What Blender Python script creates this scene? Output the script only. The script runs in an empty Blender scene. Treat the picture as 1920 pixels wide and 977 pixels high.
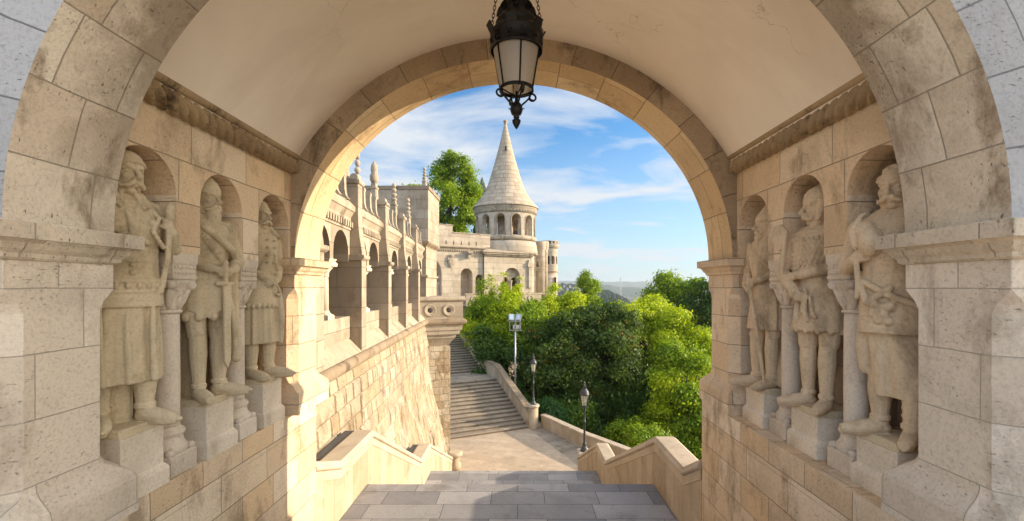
import bpy, bmesh, math, random
import numpy as np
from mathutils import Vector, Matrix
R = math.radians
PI = math.pi
random.seed(7)
rng = np.random.default_rng(11)
scene = bpy.context.scene
col = scene.collection

# ------------------------------------------------------------------ camera
# world frame: eye at z = 0, x to the right, y along the passage, metres
cam_d = bpy.data.cameras.new("Camera")
cam = bpy.data.objects.new("Camera", cam_d)
col.objects.link(cam)
cam.location = (0, 0, 0)
cam.rotation_euler = (R(90), 0, 0)
cam_d.sensor_width = 36.0
cam_d.lens = 16.0
cam_d.shift_x = -12 / 1920
cam_d.shift_y = 49.5 / 1920
cam_d.clip_start = 0.05
cam_d.clip_end = 40000
scene.camera = cam

# ------------------------------------------------------------------ world, sun, exposure
SUN_EL = 16.0
SUN_AZ = 82.0            # degrees clockwise from +y
world = bpy.data.worlds.new("World")
scene.world = world
world.use_nodes = True
wn = world.node_tree
wn.nodes.clear()
def N(nt, t, **kw):
    n = nt.nodes.new(t)
    for k, v in kw.items():
        if k in n.inputs.keys() if hasattr(n.inputs, 'keys') else False:
            n.inputs[k].default_value = v
        else:
            setattr(n, k, v)
    return n
def math_node(nt, op, a, b=None, clamp=False):
    n = nt.nodes.new('ShaderNodeMath'); n.operation = op; n.use_clamp = clamp
    for i, v in enumerate((a, b)):
        if v is None: continue
        if isinstance(v, (int, float)): n.inputs[i].default_value = v
        else: nt.links.new(v, n.inputs[i])
    return n.outputs[0]
def ramp(nt, fac, stops, interp='LINEAR'):
    n = nt.nodes.new('ShaderNodeValToRGB'); n.color_ramp.interpolation = interp
    e = n.color_ramp.elements
    while len(e) > 1: e.remove(e[-1])
    e[0].position = stops[0][0]
    c = stops[0][1]; e[0].color = (c, c, c, 1) if isinstance(c, (int, float)) else (*c, 1)
    for p, c in stops[1:]:
        k = e.new(p); k.color = (c, c, c, 1) if isinstance(c, (int, float)) else (*c, 1)
    nt.links.new(fac, n.inputs[0])
    return n.outputs[0]
def mixc(nt, fac, a, b, blend='MIX'):
    n = nt.nodes.new('ShaderNodeMix'); n.data_type = 'RGBA'; n.blend_type = blend; n.clamp_factor = True
    for i, v in ((0, fac), (6, a), (7, b)):
        if isinstance(v, (int, float)): n.inputs[i].default_value = v
        elif isinstance(v, tuple): n.inputs[i].default_value = (*v, 1)
        else: nt.links.new(v, n.inputs[i])
    return n.outputs[2]
def noise(nt, vec, scale, detail=4, rough=.55, dist=0.0):
    n = nt.nodes.new('ShaderNodeTexNoise')
    n.inputs['Scale'].default_value = scale; n.inputs['Detail'].default_value = detail
    n.inputs['Roughness'].default_value = rough; n.inputs['Distortion'].default_value = dist
    if vec is not None: nt.links.new(vec, n.inputs['Vector'])
    return n.outputs[0]
def vmap(nt, vec, scale=(1, 1, 1), loc=(0, 0, 0), rot=(0, 0, 0)):
    n = nt.nodes.new('ShaderNodeMapping')
    n.inputs['Scale'].default_value = scale; n.inputs['Location'].default_value = loc; n.inputs['Rotation'].default_value = rot
    nt.links.new(vec, n.inputs['Vector'])
    return n.outputs[0]

sky = wn.nodes.new('ShaderNodeTexSky')
sky.sky_type = 'NISHITA'; sky.sun_disc = False
sky.sun_elevation = R(SUN_EL); sky.sun_rotation = R(SUN_AZ)
sky.altitude = 200; sky.air_density = 1.0; sky.dust_density = 0.6; sky.ozone_density = 1.6
tc = wn.nodes.new('ShaderNodeTexCoord')
sep = wn.nodes.new('ShaderNodeSeparateXYZ'); wn.links.new(tc.outputs['Generated'], sep.inputs[0])
zz = math_node(wn, 'ADD', math_node(wn, 'MAXIMUM', sep.outputs[2], 0.0), 0.09)
cx_ = math_node(wn, 'DIVIDE', sep.outputs[0], zz)
cy_ = math_node(wn, 'DIVIDE', sep.outputs[1], zz)
cmb = wn.nodes.new('ShaderNodeCombineXYZ')
wn.links.new(cx_, cmb.inputs[0]); wn.links.new(cy_, cmb.inputs[1])
v1 = vmap(wn, cmb.outputs[0], scale=(.6, .85, 1), loc=(3.1, 1.7, 0), rot=(0, 0, R(-34)))
n1 = noise(wn, v1, 1.9, 10, .58, .5)
v2 = vmap(wn, cmb.outputs[0], scale=(.35, .5, 1), loc=(-1.3, 4.2, 0), rot=(0, 0, R(-20)))
n2 = noise(wn, v2, .9, 3, .5, 0.0)
dens = math_node(wn, 'ADD', math_node(wn, 'MULTIPLY', n1, .72), math_node(wn, 'MULTIPLY', n2, .45))
cl = ramp(wn, dens, [(.49, 0.0), (.57, .5), (.67, 1.0)])
low = ramp(wn, sep.outputs[2], [(0.0, .7), (.12, .42), (.32, .0)])
clf = math_node(wn, 'MAXIMUM', cl, low)
SKY_STR = 0.115
skycol = wn.nodes.new('ShaderNodeMix'); skycol.data_type = 'RGBA'
# deep blue air ahead, warmer and brighter hazy air on the sun's side
sidef = wn.nodes.new('ShaderNodeMapRange'); sidef.inputs['From Min'].default_value = .46; sidef.inputs['From Max'].default_value = .72
wn.links.new(sep.outputs[0], sidef.inputs['Value'])
gcol = mixc(wn, sidef.outputs[0], (0.27, .52, .70), (1.15, .95, .74))
gain = mixc(wn, 1.0, sky.outputs[0], gcol, 'MULTIPLY')
# added fill: unseen bright patch of sky behind the viewer to light the passage
fill_sky = ramp(wn, sep.outputs[1], [(0.0, 1.0), (.06, .0)])
fill_fac = wn.nodes.new('ShaderNodeMapRange'); fill_fac.inputs['From Min'].default_value = -.9; fill_fac.inputs['From Max'].default_value = -.05
fill_fac.inputs['To Min'].default_value = 1.0; fill_fac.inputs['To Max'].default_value = 0.0
wn.links.new(sep.outputs[1], fill_fac.inputs['Value'])
clf = math_node(wn, 'MAXIMUM', clf, math_node(wn, 'MULTIPLY', fill_fac.outputs[0], .85))
ccol = mixc(wn, fill_fac.outputs[0], (2.35, 2.5, 2.68), (4.3, 4.9, 5.8))
ccol = mixc(wn, sidef.outputs[0], ccol, (8.5, 7.6, 6.4))
wn.links.new(clf, skycol.inputs[0]); wn.links.new(gain, skycol.inputs[6]); wn.links.new(ccol, skycol.inputs[7])
bg = wn.nodes.new('ShaderNodeBackground'); bg.inputs[1].default_value = SKY_STR
wn.links.new(skycol.outputs[2], bg.inputs[0])
wo = wn.nodes.new('ShaderNodeOutputWorld'); wn.links.new(bg.outputs[0], wo.inputs[0])

sun_d = bpy.data.lights.new("Sun", 'SUN'); sun_d.energy = 2.6; sun_d.angle = R(.5); sun_d.color = (1.0, .81, .58)
sun = bpy.data.objects.new("Sun", sun_d); col.objects.link(sun)
sd = Vector((math.sin(R(SUN_AZ)) * math.cos(R(SUN_EL)), math.cos(R(SUN_AZ)) * math.cos(R(SUN_EL)), math.sin(R(SUN_EL))))
sun.rotation_euler = sd.to_track_quat('Z', 'Y').to_euler()
sun.location = (40, 6, 12)
vs = scene.view_settings
vs.view_transform = 'Standard'; vs.look = 'None'; vs.gamma = 1.0; vs.use_curve_mapping = False
vs.exposure = 1.6
scene.cycles.max_bounces = 10
scene.cycles.diffuse_bounces = 9
scene.cycles.transparent_max_bounces = 8

# ------------------------------------------------------------------ materials
MATS = {}
def new_mat(name):
    m = bpy.data.materials.new(name); m.use_nodes = True
    nt = m.node_tree; nt.nodes.clear()
    o = nt.nodes.new('ShaderNodeOutputMaterial'); b = nt.nodes.new('ShaderNodeBsdfPrincipled')
    nt.links.new(b.outputs[0], o.inputs[0])
    MATS[name] = m
    return m, nt, b, o
def stone(name, tints, bw=.6, bh=.32, mortar=.006, mdark=.45, bump=.35, pits=.5, stain=.5, stain_col=(.10, .07, .045),
          blocks=True, rough=.88, relief=0.0, grain=1.0, horiz=True, seed=0.0, soft=.002, sq=1.35, attr=False):
    m, nt, b, o = new_mat(name)
    L = nt.links
    tc = nt.nodes.new('ShaderNodeTexCoord')
    ob = vmap(nt, tc.outputs['Object'], loc=(seed, seed * .7, seed * 1.3))
    height = None
    if blocks:
        uv = nt.nodes.new('ShaderNodeUVMap'); uv.uv_map = 'UVMap'
        nd = nt.nodes.new('ShaderNodeTexNoise'); nd.inputs['Scale'].default_value = 2.3; nd.inputs['Detail'].default_value = 3
        L.new(uv.outputs[0], nd.inputs['Vector'])
        sub = nt.nodes.new('ShaderNodeVectorMath'); sub.operation = 'MULTIPLY_ADD'
        L.new(nd.outputs['Color'], sub.inputs[0]); sub.inputs[1].default_value = (.022, .022, 0)
        L.new(uv.outputs[0], sub.inputs[2])
        br = nt.nodes.new('ShaderNodeTexBrick')
        L.new(sub.outputs[0], br.inputs['Vector'])
        br.inputs['Scale'].default_value = 1; br.inputs['Brick Width'].default_value = bw; br.inputs['Row Height'].default_value = bh
        br.inputs['Mortar Size'].default_value = mortar; br.inputs['Mortar Smooth'].default_value = .3
        br.inputs['Color1'].default_value = (0, 0, 0, 1); br.inputs['Color2'].default_value = (1, 1, 1, 1)
        br.inputs['Mortar'].default_value = (.5, .5, .5, 1)
        br.offset = .5; br.offset_frequency = 2; br.squash = sq; br.squash_frequency = 3
        rnd = br.outputs['Color']; mort = br.outputs['Fac']
    else:
        rnd = noise(nt, ob, 1.3, 2, .5); mort = None
        if attr:
            an = nt.nodes.new('ShaderNodeAttribute'); an.attribute_name = 'tint'; rnd = an.outputs['Fac']
    n = len(tints)
    stops = [((i + .5) / n, t) for i, t in enumerate(tints)]
    base = ramp(nt, rnd, stops)
    big = noise(nt, ob, 1.1, 6, .62, .4)
    base = mixc(nt, ramp(nt, big, [(.46, 0.0), (.66, .55)]), base, tuple(c * .66 for c in tints[0]))
    st = noise(nt, vmap(nt, ob, scale=(1, 1, .55), loc=(5, 2, 9)), 1.9, 9, .68, .3)
    base = mixc(nt, math_node(nt, 'MULTIPLY', ramp(nt, st, [(.535, 0.0), (.66, 1.0)]), stain), base, stain_col)
    fine = noise(nt, ob, 42, 6, .7)
    base = mixc(nt, .6 * min(1, grain), base, ramp(nt, fine, [(.30, .55), (.50, .95), (.66, 1.0)]), 'MULTIPLY')
    pv = vmap(nt, ob, scale=(1, 1, 2.6) if horiz else (2.2, 2.2, 1))
    pn = noise(nt, pv, 27, 5, .7)
    pmask = ramp(nt, noise(nt, ob, 2.1, 4, .6), [(.48, 0.0), (.60, 1.0)])
    pit = math_node(nt, 'MULTIPLY', ramp(nt, pn, [(.62, 0.0), (.67, .8)]), math_node(nt, 'MULTIPLY', pmask, pits))
    base = mixc(nt, pit, base, tuple(c * .32 for c in stain_col))
    h = math_node(nt, 'MULTIPLY', fine, .25 * grain)
    h = math_node(nt, 'ADD', h, math_node(nt, 'MULTIPLY', pit, -1.6))
    h = math_node(nt, 'ADD', h, math_node(nt, 'MULTIPLY', noise(nt, ob, 7, 5, .6), .5 + relief))
    if mort is not None:
        base = mixc(nt, math_node(nt, 'MULTIPLY', mort, 1.0), base, tuple(tints[0][i] * mdark for i in range(3)))
        h = math_node(nt, 'ADD', h, math_node(nt, 'MULTIPLY', mort, -1.6))
        h = math_node(nt, 'ADD', h, math_node(nt, 'MULTIPLY', rnd, .35 + relief))
    bp = nt.nodes.new('ShaderNodeBump'); bp.inputs['Strength'].default_value = min(1, bump * 1.2); bp.inputs['Distance'].default_value = .026
    L.new(h, bp.inputs['Height'])
    L.new(bp.outputs[0], b.inputs['Normal'])
    L.new(base, b.inputs['Base Color'])
    b.inputs['Roughness'].default_value = rough
    b.inputs['Specular IOR Level'].default_value = .25
    return m
def plain(name, c, rough=.6, metal=0.0, var=.25, vs_=12, bump=.1):
    m, nt, b, o = new_mat(name)
    tc = nt.nodes.new('ShaderNodeTexCoord')
    n1 = noise(nt, tc.outputs['Object'], vs_, 6, .65)
    base = mixc(nt, ramp(nt, n1, [(.35, 0.0), (.7, 1.0)]), c, tuple(x * (1 - var) for x in c))
    nt.links.new(base, b.inputs['Base Color'])
    b.inputs['Roughness'].default_value = rough; b.inputs['Metallic'].default_value = metal
    bp = nt.nodes.new('ShaderNodeBump'); bp.inputs['Strength'].default_value = bump; bp.inputs['Distance'].default_value = .01
    nt.links.new(noise(nt, tc.outputs['Object'], vs_ * 4, 4, .6), bp.inputs['Height']); nt.links.new(bp.outputs[0], b.inputs['Normal'])
    return m

LS = [(.76, .58, .38), (.84, .68, .48), (.66, .48, .30), (.87, .73, .55), (.78, .57, .35)]
stone('gate_stone', LS, bw=.62, bh=.38, mortar=.005, bump=.7, pits=.95, stain=.65, stain_col=(.25, .165, .09))
stone('arch_stone', [(.70, .60, .46), (.78, .685, .545), (.64, .53, .40), (.82, .74, .60)], bw=.44, bh=.46, mortar=.005, mdark=.55, bump=.9, pits=.8, stain=.95, stain_col=(.24, .17, .10), horiz=False, seed=3)
stone('far_arch_stone', [(.74, .54, .31), (.80, .62, .38), (.66, .46, .25)], bw=.50, bh=.62, mortar=.006, bump=.7, pits=.9, stain=.6, stain_col=(.30, .18, .09), seed=35)
stone('niche_shade_stone', [(.33, .25, .17), (.40, .30, .21), (.28, .21, .14)], bw=.9, bh=.40, mortar=.005, bump=.6, pits=.6, stain=.6, stain_col=(.14, .10, .06), seed=31)  # tints darkened to put the shade of the niches into the stone colour
stone('pier_stone', [(.72, .62, .49), (.80, .70, .57), (.64, .54, .42)], bw=.62, bh=.40, mortar=.004, mdark=.6, bump=.6, pits=.6, stain=.55, stain_col=(.27, .20, .13), seed=33)
stone('ring_stone', [(.44, .33, .21), (.54, .42, .28), (.36, .265, .165)], bw=.55, bh=.9, mortar=.006, bump=.7, pits=.9, stain=.8, stain_col=(.07, .05, .035), seed=9, sq=1.0)
stone('facade_stone', [(.44, .44, .435), (.51, .505, .50), (.39, .385, .38)], bw=.85, bh=.42, mortar=.006, bump=.6, pits=.7, stain=.3, stain_col=(.25, .21, .17), seed=5)
stone('cornice_stone', [(.40, .285, .155), (.48, .35, .20)], blocks=False, bump=1.0, pits=.8, stain=1.0, stain_col=(.10, .065, .035), seed=1)
stone('column_stone', [(.66, .56, .44), (.74, .65, .53)], blocks=False, bump=.4, pits=.5, stain=.35, stain_col=(.22, .16, .11), horiz=False, seed=2)
stone('pedestal_stone', [(.72, .61, .47), (.80, .70, .56)], blocks=False, bump=.45, pits=.6, stain=.4, stain_col=(.26, .18, .10), seed=12)
stone('statue_stone', [(.56, .46, .30), (.66, .55, .37), (.43, .34, .20)], blocks=False, bump=.5, pits=.25, stain=.6, stain_col=(.19, .13, .065), grain=1.2, seed=6)
stone('statue_stone_warm', [(.60, .465, .30), (.70, .55, .37), (.45, .335, .20)], blocks=False, bump=.5, pits=.3, stain=.6, stain_col=(.16, .105, .06), grain=1.2, seed=16)
stone('gallery_stone', [(.43, .365, .285), (.49, .425, .34), (.37, .305, .23)], bw=.8, bh=.5, mortar=.006, bump=.6, pits=.7, stain=.6, stain_col=(.25, .185, .12), seed=4)
stone('trim_stone', [(.44, .37, .28), (.50, .43, .34)], blocks=False, bump=.6, pits=.6, stain=.8, stain_col=(.16, .12, .08), seed=8)
stone('moulding_stone', [(.30, .235, .165), (.38, .30, .21)], blocks=False, bump=.9, pits=.6, stain=.8, stain_col=(.09, .065, .045), seed=21)
stone('rubble_stone', [(.46, .38, .27), (.54, .46, .34), (.36, .28, .19), (.50, .38, .23), (.56, .49, .38)], bw=.46, bh=.36, mortar=.012, mdark=.6, bump=1.0, pits=.9, stain=.8, stain_col=(.20, .14, .085), relief=2.0, seed=7)
stone('batter_stone', [(.30, .24, .165), (.45, .385, .285), (.49, .43, .325), (.42, .33, .215), (.46, .375, .255), (.51, .46, .37)], blocks=False, attr=True, bump=1.0, pits=1.0, stain=.85, stain_col=(.19, .135, .08), relief=2.6, seed=7)
stone('parapet_stone', [(.53, .425, .30), (.60, .49, .355), (.47, .37, .255)], bw=.42, bh=3.0, mortar=.005, mdark=.45, bump=.35, pits=.55, stain=.7, stain_col=(.34, .235, .145), horiz=False, seed=10, sq=1.0)
stone('coping_stone', [(.57, .47, .35), (.63, .54, .42)], blocks=False, bump=.4, pits=.45, stain=.4, stain_col=(.30, .22, .14), seed=13)
stone('step_stone', [(.33, .325, .33), (.44, .43, .43), (.27, .265, .275)], bw=1.0, bh=.52, mortar=.006, mdark=.28, bump=.5, pits=.4, stain=.6, stain_col=(.22, .20, .18), seed=14, grain=.8)
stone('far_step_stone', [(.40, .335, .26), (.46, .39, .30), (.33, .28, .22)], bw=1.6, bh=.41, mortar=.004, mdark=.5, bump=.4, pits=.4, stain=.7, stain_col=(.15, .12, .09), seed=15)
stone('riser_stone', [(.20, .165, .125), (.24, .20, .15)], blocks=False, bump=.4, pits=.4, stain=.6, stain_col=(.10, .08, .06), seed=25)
stone('plaza_stone', [(.58, .465, .345), (.63, .51, .38), (.55, .435, .32)], bw=1.0, bh=.55, mortar=.008, mdark=.6, bump=.2, pits=.1, stain=.3, stain_col=(.30, .24, .18), seed=17)
stone('tower_stone', [(.55, .47, .37), (.61, .53, .43), (.48, .40, .31)], bw=1.15, bh=.62, mortar=.014, mdark=.62, bump=.6, pits=.4, stain=.55, stain_col=(.27, .21, .15), seed=18)
stone('cone_stone', [(.56, .46, .345), (.63, .53, .41), (.46, .37, .27), (.58, .48, .36)], bw=.75, bh=.46, mortar=.026, mdark=.55, bump=.6, pits=.3, stain=.45, stain_col=(.27, .22, .17), seed=19)
plain('dark_recess', (.06, .05, .042), .9)
plain('dark_strip', (.075, .075, .085), .5)
plain('plaster', (.91, .81, .67), .92, var=.04, vs_=1.6, bump=.06)
plain('black_iron', (.022, .020, .019), .42, .6, var=.3, vs_=30, bump=.25)
plain('grey_iron', (.085, .09, .095), .45, .6, var=.3)
plain('galvanised', (.42, .44, .46), .4, .5, var=.2)
plain('white_lamp_box', (.62, .62, .60), .4)
plain('bark', (.075, .055, .04), .9, var=.5, bump=.6)
plain('skin', (.45, .28, .2), .6)
plain('cloth_dark', (.05, .05, .07), .9)
plain('cloth_red', (.35, .07, .07), .9)
plain('cloth_yellow', (.5, .4, .12), .9)
plain('hair', (.04, .03, .02), .8)
plain('roof_tile', (.28, .10, .06), .8)
plain('render_wall', (.62, .58, .52), .8)
plain('window_dark', (.06, .07, .08), .3)
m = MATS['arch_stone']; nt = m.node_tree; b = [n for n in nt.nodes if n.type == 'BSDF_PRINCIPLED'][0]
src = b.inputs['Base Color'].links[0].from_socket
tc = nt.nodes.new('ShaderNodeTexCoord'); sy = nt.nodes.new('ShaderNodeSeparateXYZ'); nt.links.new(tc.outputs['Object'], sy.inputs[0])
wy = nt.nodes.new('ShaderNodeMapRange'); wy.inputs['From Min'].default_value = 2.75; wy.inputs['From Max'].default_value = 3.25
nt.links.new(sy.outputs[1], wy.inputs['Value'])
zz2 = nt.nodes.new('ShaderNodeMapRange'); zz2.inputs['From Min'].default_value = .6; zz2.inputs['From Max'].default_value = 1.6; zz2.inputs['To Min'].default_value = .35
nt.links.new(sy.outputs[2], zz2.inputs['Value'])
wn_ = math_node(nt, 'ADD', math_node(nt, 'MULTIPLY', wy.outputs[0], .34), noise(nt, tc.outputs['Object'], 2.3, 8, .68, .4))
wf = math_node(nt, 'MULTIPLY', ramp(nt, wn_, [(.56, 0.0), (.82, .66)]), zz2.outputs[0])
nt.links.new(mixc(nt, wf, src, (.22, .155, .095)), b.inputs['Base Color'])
m = MATS['plaster']; nt = m.node_tree; b = [n for n in nt.nodes if n.type == 'BSDF_PRINCIPLED'][0]
src = b.inputs['Base Color'].links[0].from_socket
tc = nt.nodes.new('ShaderNodeTexCoord')
n_a = noise(nt, vmap(nt, tc.outputs['Object'], scale=(.5, 1.1, .5)), 1.0, 5, .6, .6)
s1 = mixc(nt, ramp(nt, n_a, [(.42, 0.0), (.70, .30)]), src, (.55, .42, .30))
vo = nt.nodes.new('ShaderNodeTexVoronoi'); vo.feature = 'DISTANCE_TO_EDGE'; vo.inputs['Scale'].default_value = .9
dv = nt.nodes.new('ShaderNodeVectorMath'); dv.operation = 'MULTIPLY_ADD'
ndc = nt.nodes.new('ShaderNodeTexNoise'); ndc.inputs['Scale'].default_value = 2.2; ndc.inputs['Detail'].default_value = 6
nt.links.new(tc.outputs['Object'], ndc.inputs['Vector']); nt.links.new(ndc.outputs['Color'], dv.inputs[0]); dv.inputs[1].default_value = (.7, .7, .7)
nt.links.new(tc.outputs['Object'], dv.inputs[2]); nt.links.new(dv.outputs[0], vo.inputs['Vector'])
crk = math_node(nt, 'MULTIPLY', ramp(nt, vo.outputs['Distance'], [(0.0, 1.0), (.0035, 0.0)]), ramp(nt, noise(nt, tc.outputs['Object'], .8, 2, .5), [(.55, 0.0), (.65, .55)]))
s2 = mixc(nt, crk, s1, (.30, .22, .16))
nt.links.new(s2, b.inputs['Base Color'])
# milky lantern glass
m, nt, b, o = new_mat('milky_glass')
b.inputs['Base Color'].default_value = (.62, .56, .46, 1); b.inputs['Roughness'].default_value = .35
tr = nt.nodes.new('ShaderNodeBsdfTranslucent'); tr.inputs[0].default_value = (.75, .68, .55, 1)
mx = nt.nodes.new('ShaderNodeMixShader'); mx.inputs[0].default_value = .55
nt.links.new(b.outputs[0], mx.inputs[1]); nt.links.new(tr.outputs[0], mx.inputs[2]); nt.links.new(mx.outputs[0], o.inputs[0])
m, nt, b, o = new_mat('lamp_glass')
b.inputs['Base Color'].default_value = (.75, .72, .62, 1); b.inputs['Roughness'].default_value = .12
tr = nt.nodes.new('ShaderNodeBsdfTransparent'); tr.inputs[0].default_value = (.9, .88, .8, 1)
mx = nt.nodes.new('ShaderNodeMixShader'); mx.inputs[0].default_value = .55
nt.links.new(b.outputs[0], mx.inputs[1]); nt.links.new(tr.outputs[0], mx.inputs[2]); nt.links.new(mx.outputs[0], o.inputs[0])
m, nt, b, o = new_mat('mirror_glass')
b.inputs['Base Color'].default_value = (.5, .58, .66, 1); b.inputs['Roughness'].default_value = .08; b.inputs['Metallic'].default_value = .9

def leaf_mat(name, c1, c2, c3=None, trans=.34):
    m, nt, b, o = new_mat(name)
    at = nt.nodes.new('ShaderNodeAttribute'); at.attribute_name = 'tint'
    st = [(0.0, c1), (.75, c2)] if c3 is None else [(0.0, c1), (.72, c2), (.86, c2), (.95, c3)]
    cc = ramp(nt, at.outputs['Fac'], st)
    nt.links.new(cc, b.inputs['Base Color']); b.inputs['Roughness'].default_value = .55
    b.inputs['Specular IOR Level'].default_value = .3
    tr = nt.nodes.new('ShaderNodeBsdfTranslucent')
    tcol = mixc(nt, 1.0, cc, (1.6, 1.7, .7), 'MULTIPLY'); nt.links.new(tcol, tr.inputs[0])
    mx = nt.nodes.new('ShaderNodeMixShader'); mx.inputs[0].default_value = trans
    nt.links.new(b.outputs[0], mx.inputs[1]); nt.links.new(tr.outputs[0], mx.inputs[2]); nt.links.new(mx.outputs[0], o.inputs[0])
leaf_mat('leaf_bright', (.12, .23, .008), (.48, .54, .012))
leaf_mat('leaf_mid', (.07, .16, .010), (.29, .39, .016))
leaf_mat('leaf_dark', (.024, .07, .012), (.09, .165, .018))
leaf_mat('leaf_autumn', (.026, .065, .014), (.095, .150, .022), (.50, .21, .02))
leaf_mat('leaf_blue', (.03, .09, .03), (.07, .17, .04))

# ------------------------------------------------------------------ mesh helpers
def tag(o, label=None, cat=None, group=None, kind=None):
    if label: o['label'] = label
    if cat: o['category'] = cat
    if group: o['group'] = group
    if kind: o['kind'] = kind
    return o
def empty(name, label, cat, loc=(0, 0, 0), rz=0, group=None):
    o = bpy.data.objects.new(name, None); col.objects.link(o)
    o.location = loc; o.rotation_euler = (0, 0, rz); o.empty_display_size = .2
    return tag(o, label, cat, group)

class MB:
    def __init__(s): s.v = []; s.f = []; s.uv = []; s.sm = []
    def face(s, pts, uv=None, smooth=False):
        i = len(s.v); s.v.extend([tuple(p) for p in pts]); s.f.append(tuple(range(i, i + len(pts))))
        if uv is None:
            a = Vector(pts[0]); n = Vector((0, 0, 0))
            for k in range(1, len(pts) - 1): n += (Vector(pts[k]) - a).cross(Vector(pts[k + 1]) - a)
            if n.length < 1e-12: n = Vector((0, 0, 1))
            n.normalize()
            if abs(n.z) > .75: uv = [(p[0], p[1]) for p in pts]
            else:
                t = Vector((-n.y, n.x)).normalized()
                if abs(t.x) > abs(t.y):
                    if t.x < 0: t = -t
                elif t.y < 0: t = -t
                uv = [(p[0] * t.x + p[1] * t.y, p[2]) for p in pts]
        s.uv.append(uv); s.sm.append(smooth)
    def grid(s, rows, uvs=None, smooth=True, close=False):
        """rows: list of equal-length point lists"""
        i0 = len(s.v); n = len(rows[0])
        for r in rows: s.v.extend([tuple(p) for p in r])
        for a in range(len(rows) - 1):
            for b in range(n if close else n - 1):
                b2 = (b + 1) % n
                s.f.append((i0 + a * n + b, i0 + a * n + b2, i0 + (a + 1) * n + b2, i0 + (a + 1) * n + b))
                if uvs: s.uv.append([uvs(a, b), uvs(a, b + 1), uvs(a + 1, b + 1), uvs(a + 1, b)])
                else:
                    s.uv.append([(b * .1, a * .1)] * 4)
                s.sm.append(smooth)
    def box(s, x0, x1, y0, y1, z0, z1, M=None):
        c = [(x0, y0, z0), (x1, y0, z0), (x1, y1, z0), (x0, y1, z0), (x0, y0, z1), (x1, y0, z1), (x1, y1, z1), (x0, y1, z1)]
        if M is not None: c = [tuple(M @ Vector(p)) for p in c]
        for q in ((0, 3, 2, 1), (4, 5, 6, 7), (0, 1, 5, 4), (1, 2, 6, 5), (2, 3, 7, 6), (3, 0, 4, 7)):
            s.face([c[k] for k in q])
        return s
    def rings(s, rs, close_uv_r=None, cap=True, smooth=True):
        """rs: list of rings (lists of points, same count), closed rings"""
        n = len(rs[0])
        def uvf(a, b):
            p = rs[a][b % n]; r = close_uv_r or .3
            return (b / n * 2 * PI * r, p[2])
        s.grid(rs, uvf, smooth, True)
        if cap:
            s.face(list(reversed(rs[0]))); s.face(rs[-1])
        return s
    def lathe(s, prof, c=(0, 0), n=24, smooth=True, rot=0.0, uvr=None, cap=True):
        rs = []
        for r, z in prof:
            rs.append([(c[0] + r * math.cos(rot + 2 * PI * k / n), c[1] + r * math.sin(rot + 2 * PI * k / n), z) for k in range(n)])
        s.rings(rs, uvr or max(p[0] for p in prof), cap, smooth); return s
    def rect_prof(s, x0, x1, y0, y1, prof):
        """prof: (z, off, chamfer) rings of a rectangle grown by off"""
        rs = []
        for z, off, c in prof:
            c = max(c, .004)
            a0, a1, b0, b1 = x0 - off, x1 + off, y0 - off, y1 + off
            rs.append([(a0 + c, b0, z), (a1 - c, b0, z), (a1, b0 + c, z), (a1, b1 - c, z), (a1 - c, b1, z), (a0 + c, b1, z), (a0, b1 - c, z), (a0, b0 + c, z)])
        for a in range(len(rs) - 1):
            for k in range(8):
                k2 = (k + 1) % 8
                s.face([rs[a][k], rs[a][k2], rs[a + 1][k2], rs[a + 1][k]])
        s.face(list(reversed(rs[0]))); s.face(rs[-1]); return s
    def tube(s, pts, rad, n=8, smooth=True, cap=True):
        pts = [Vector(p) for p in pts]
        if isinstance(rad, (int, float)): rad = [rad] * len(pts)
        rs = []; up = Vector((0, 0, 1))
        prev = None
        for i, p in enumerate(pts):
            d = (pts[min(i + 1, len(pts) - 1)] - pts[max(i - 1, 0)])
            if d.length < 1e-9: d = Vector((0, 0, 1))
            d.normalize()
            if prev is None:
                a = d.cross(up if abs(d.z) < .95 else Vector((1, 0, 0))).normalized()
            else:
                a = (prev - d * prev.dot(d)).normalized()
            prev = a; b = d.cross(a)
            rs.append([tuple(p + (a * math.cos(2 * PI * k / n) + b * math.sin(2 * PI * k / n)) * rad[i]) for k in range(n)])
        s.rings(rs, max(rad), cap, smooth); return s
    def ellip(s, c, r, M=None, n=14, m=9):
        rs = []
        for a in range(1, m):
            t = -PI / 2 + PI * a / m
            ring = []
            for k in range(n):
                p = Vector((r[0] * math.cos(t) * math.cos(2 * PI * k / n), r[1] * math.cos(t) * math.sin(2 * PI * k / n), r[2] * math.sin(t)))
                if M is not None: p = M @ p
                ring.append((c[0] + p.x, c[1] + p.y, c[2] + p.z))
            rs.append(ring)
        s.rings(rs, .3, True, True); return s
    def extr(s, prof, y0, y1, M=None, axis='y'):
        """closed 2D profile (x,z) extruded along y"""
        def P(a, z, y):
            p = Vector((a, y, z)) if axis == 'y' else Vector((y, a, z))
            return tuple(M @ p) if M is not None else tuple(p)
        n = len(prof)
        for i in range(n):
            j = (i + 1) % n
            s.face([P(*prof[i], y0), P(*prof[j], y0), P(*prof[j], y1), P(*prof[i], y1)])
        s.face([P(*p, y0) for p in prof]); s.face([P(*p, y1) for p in reversed(prof)])
        return s
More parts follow.
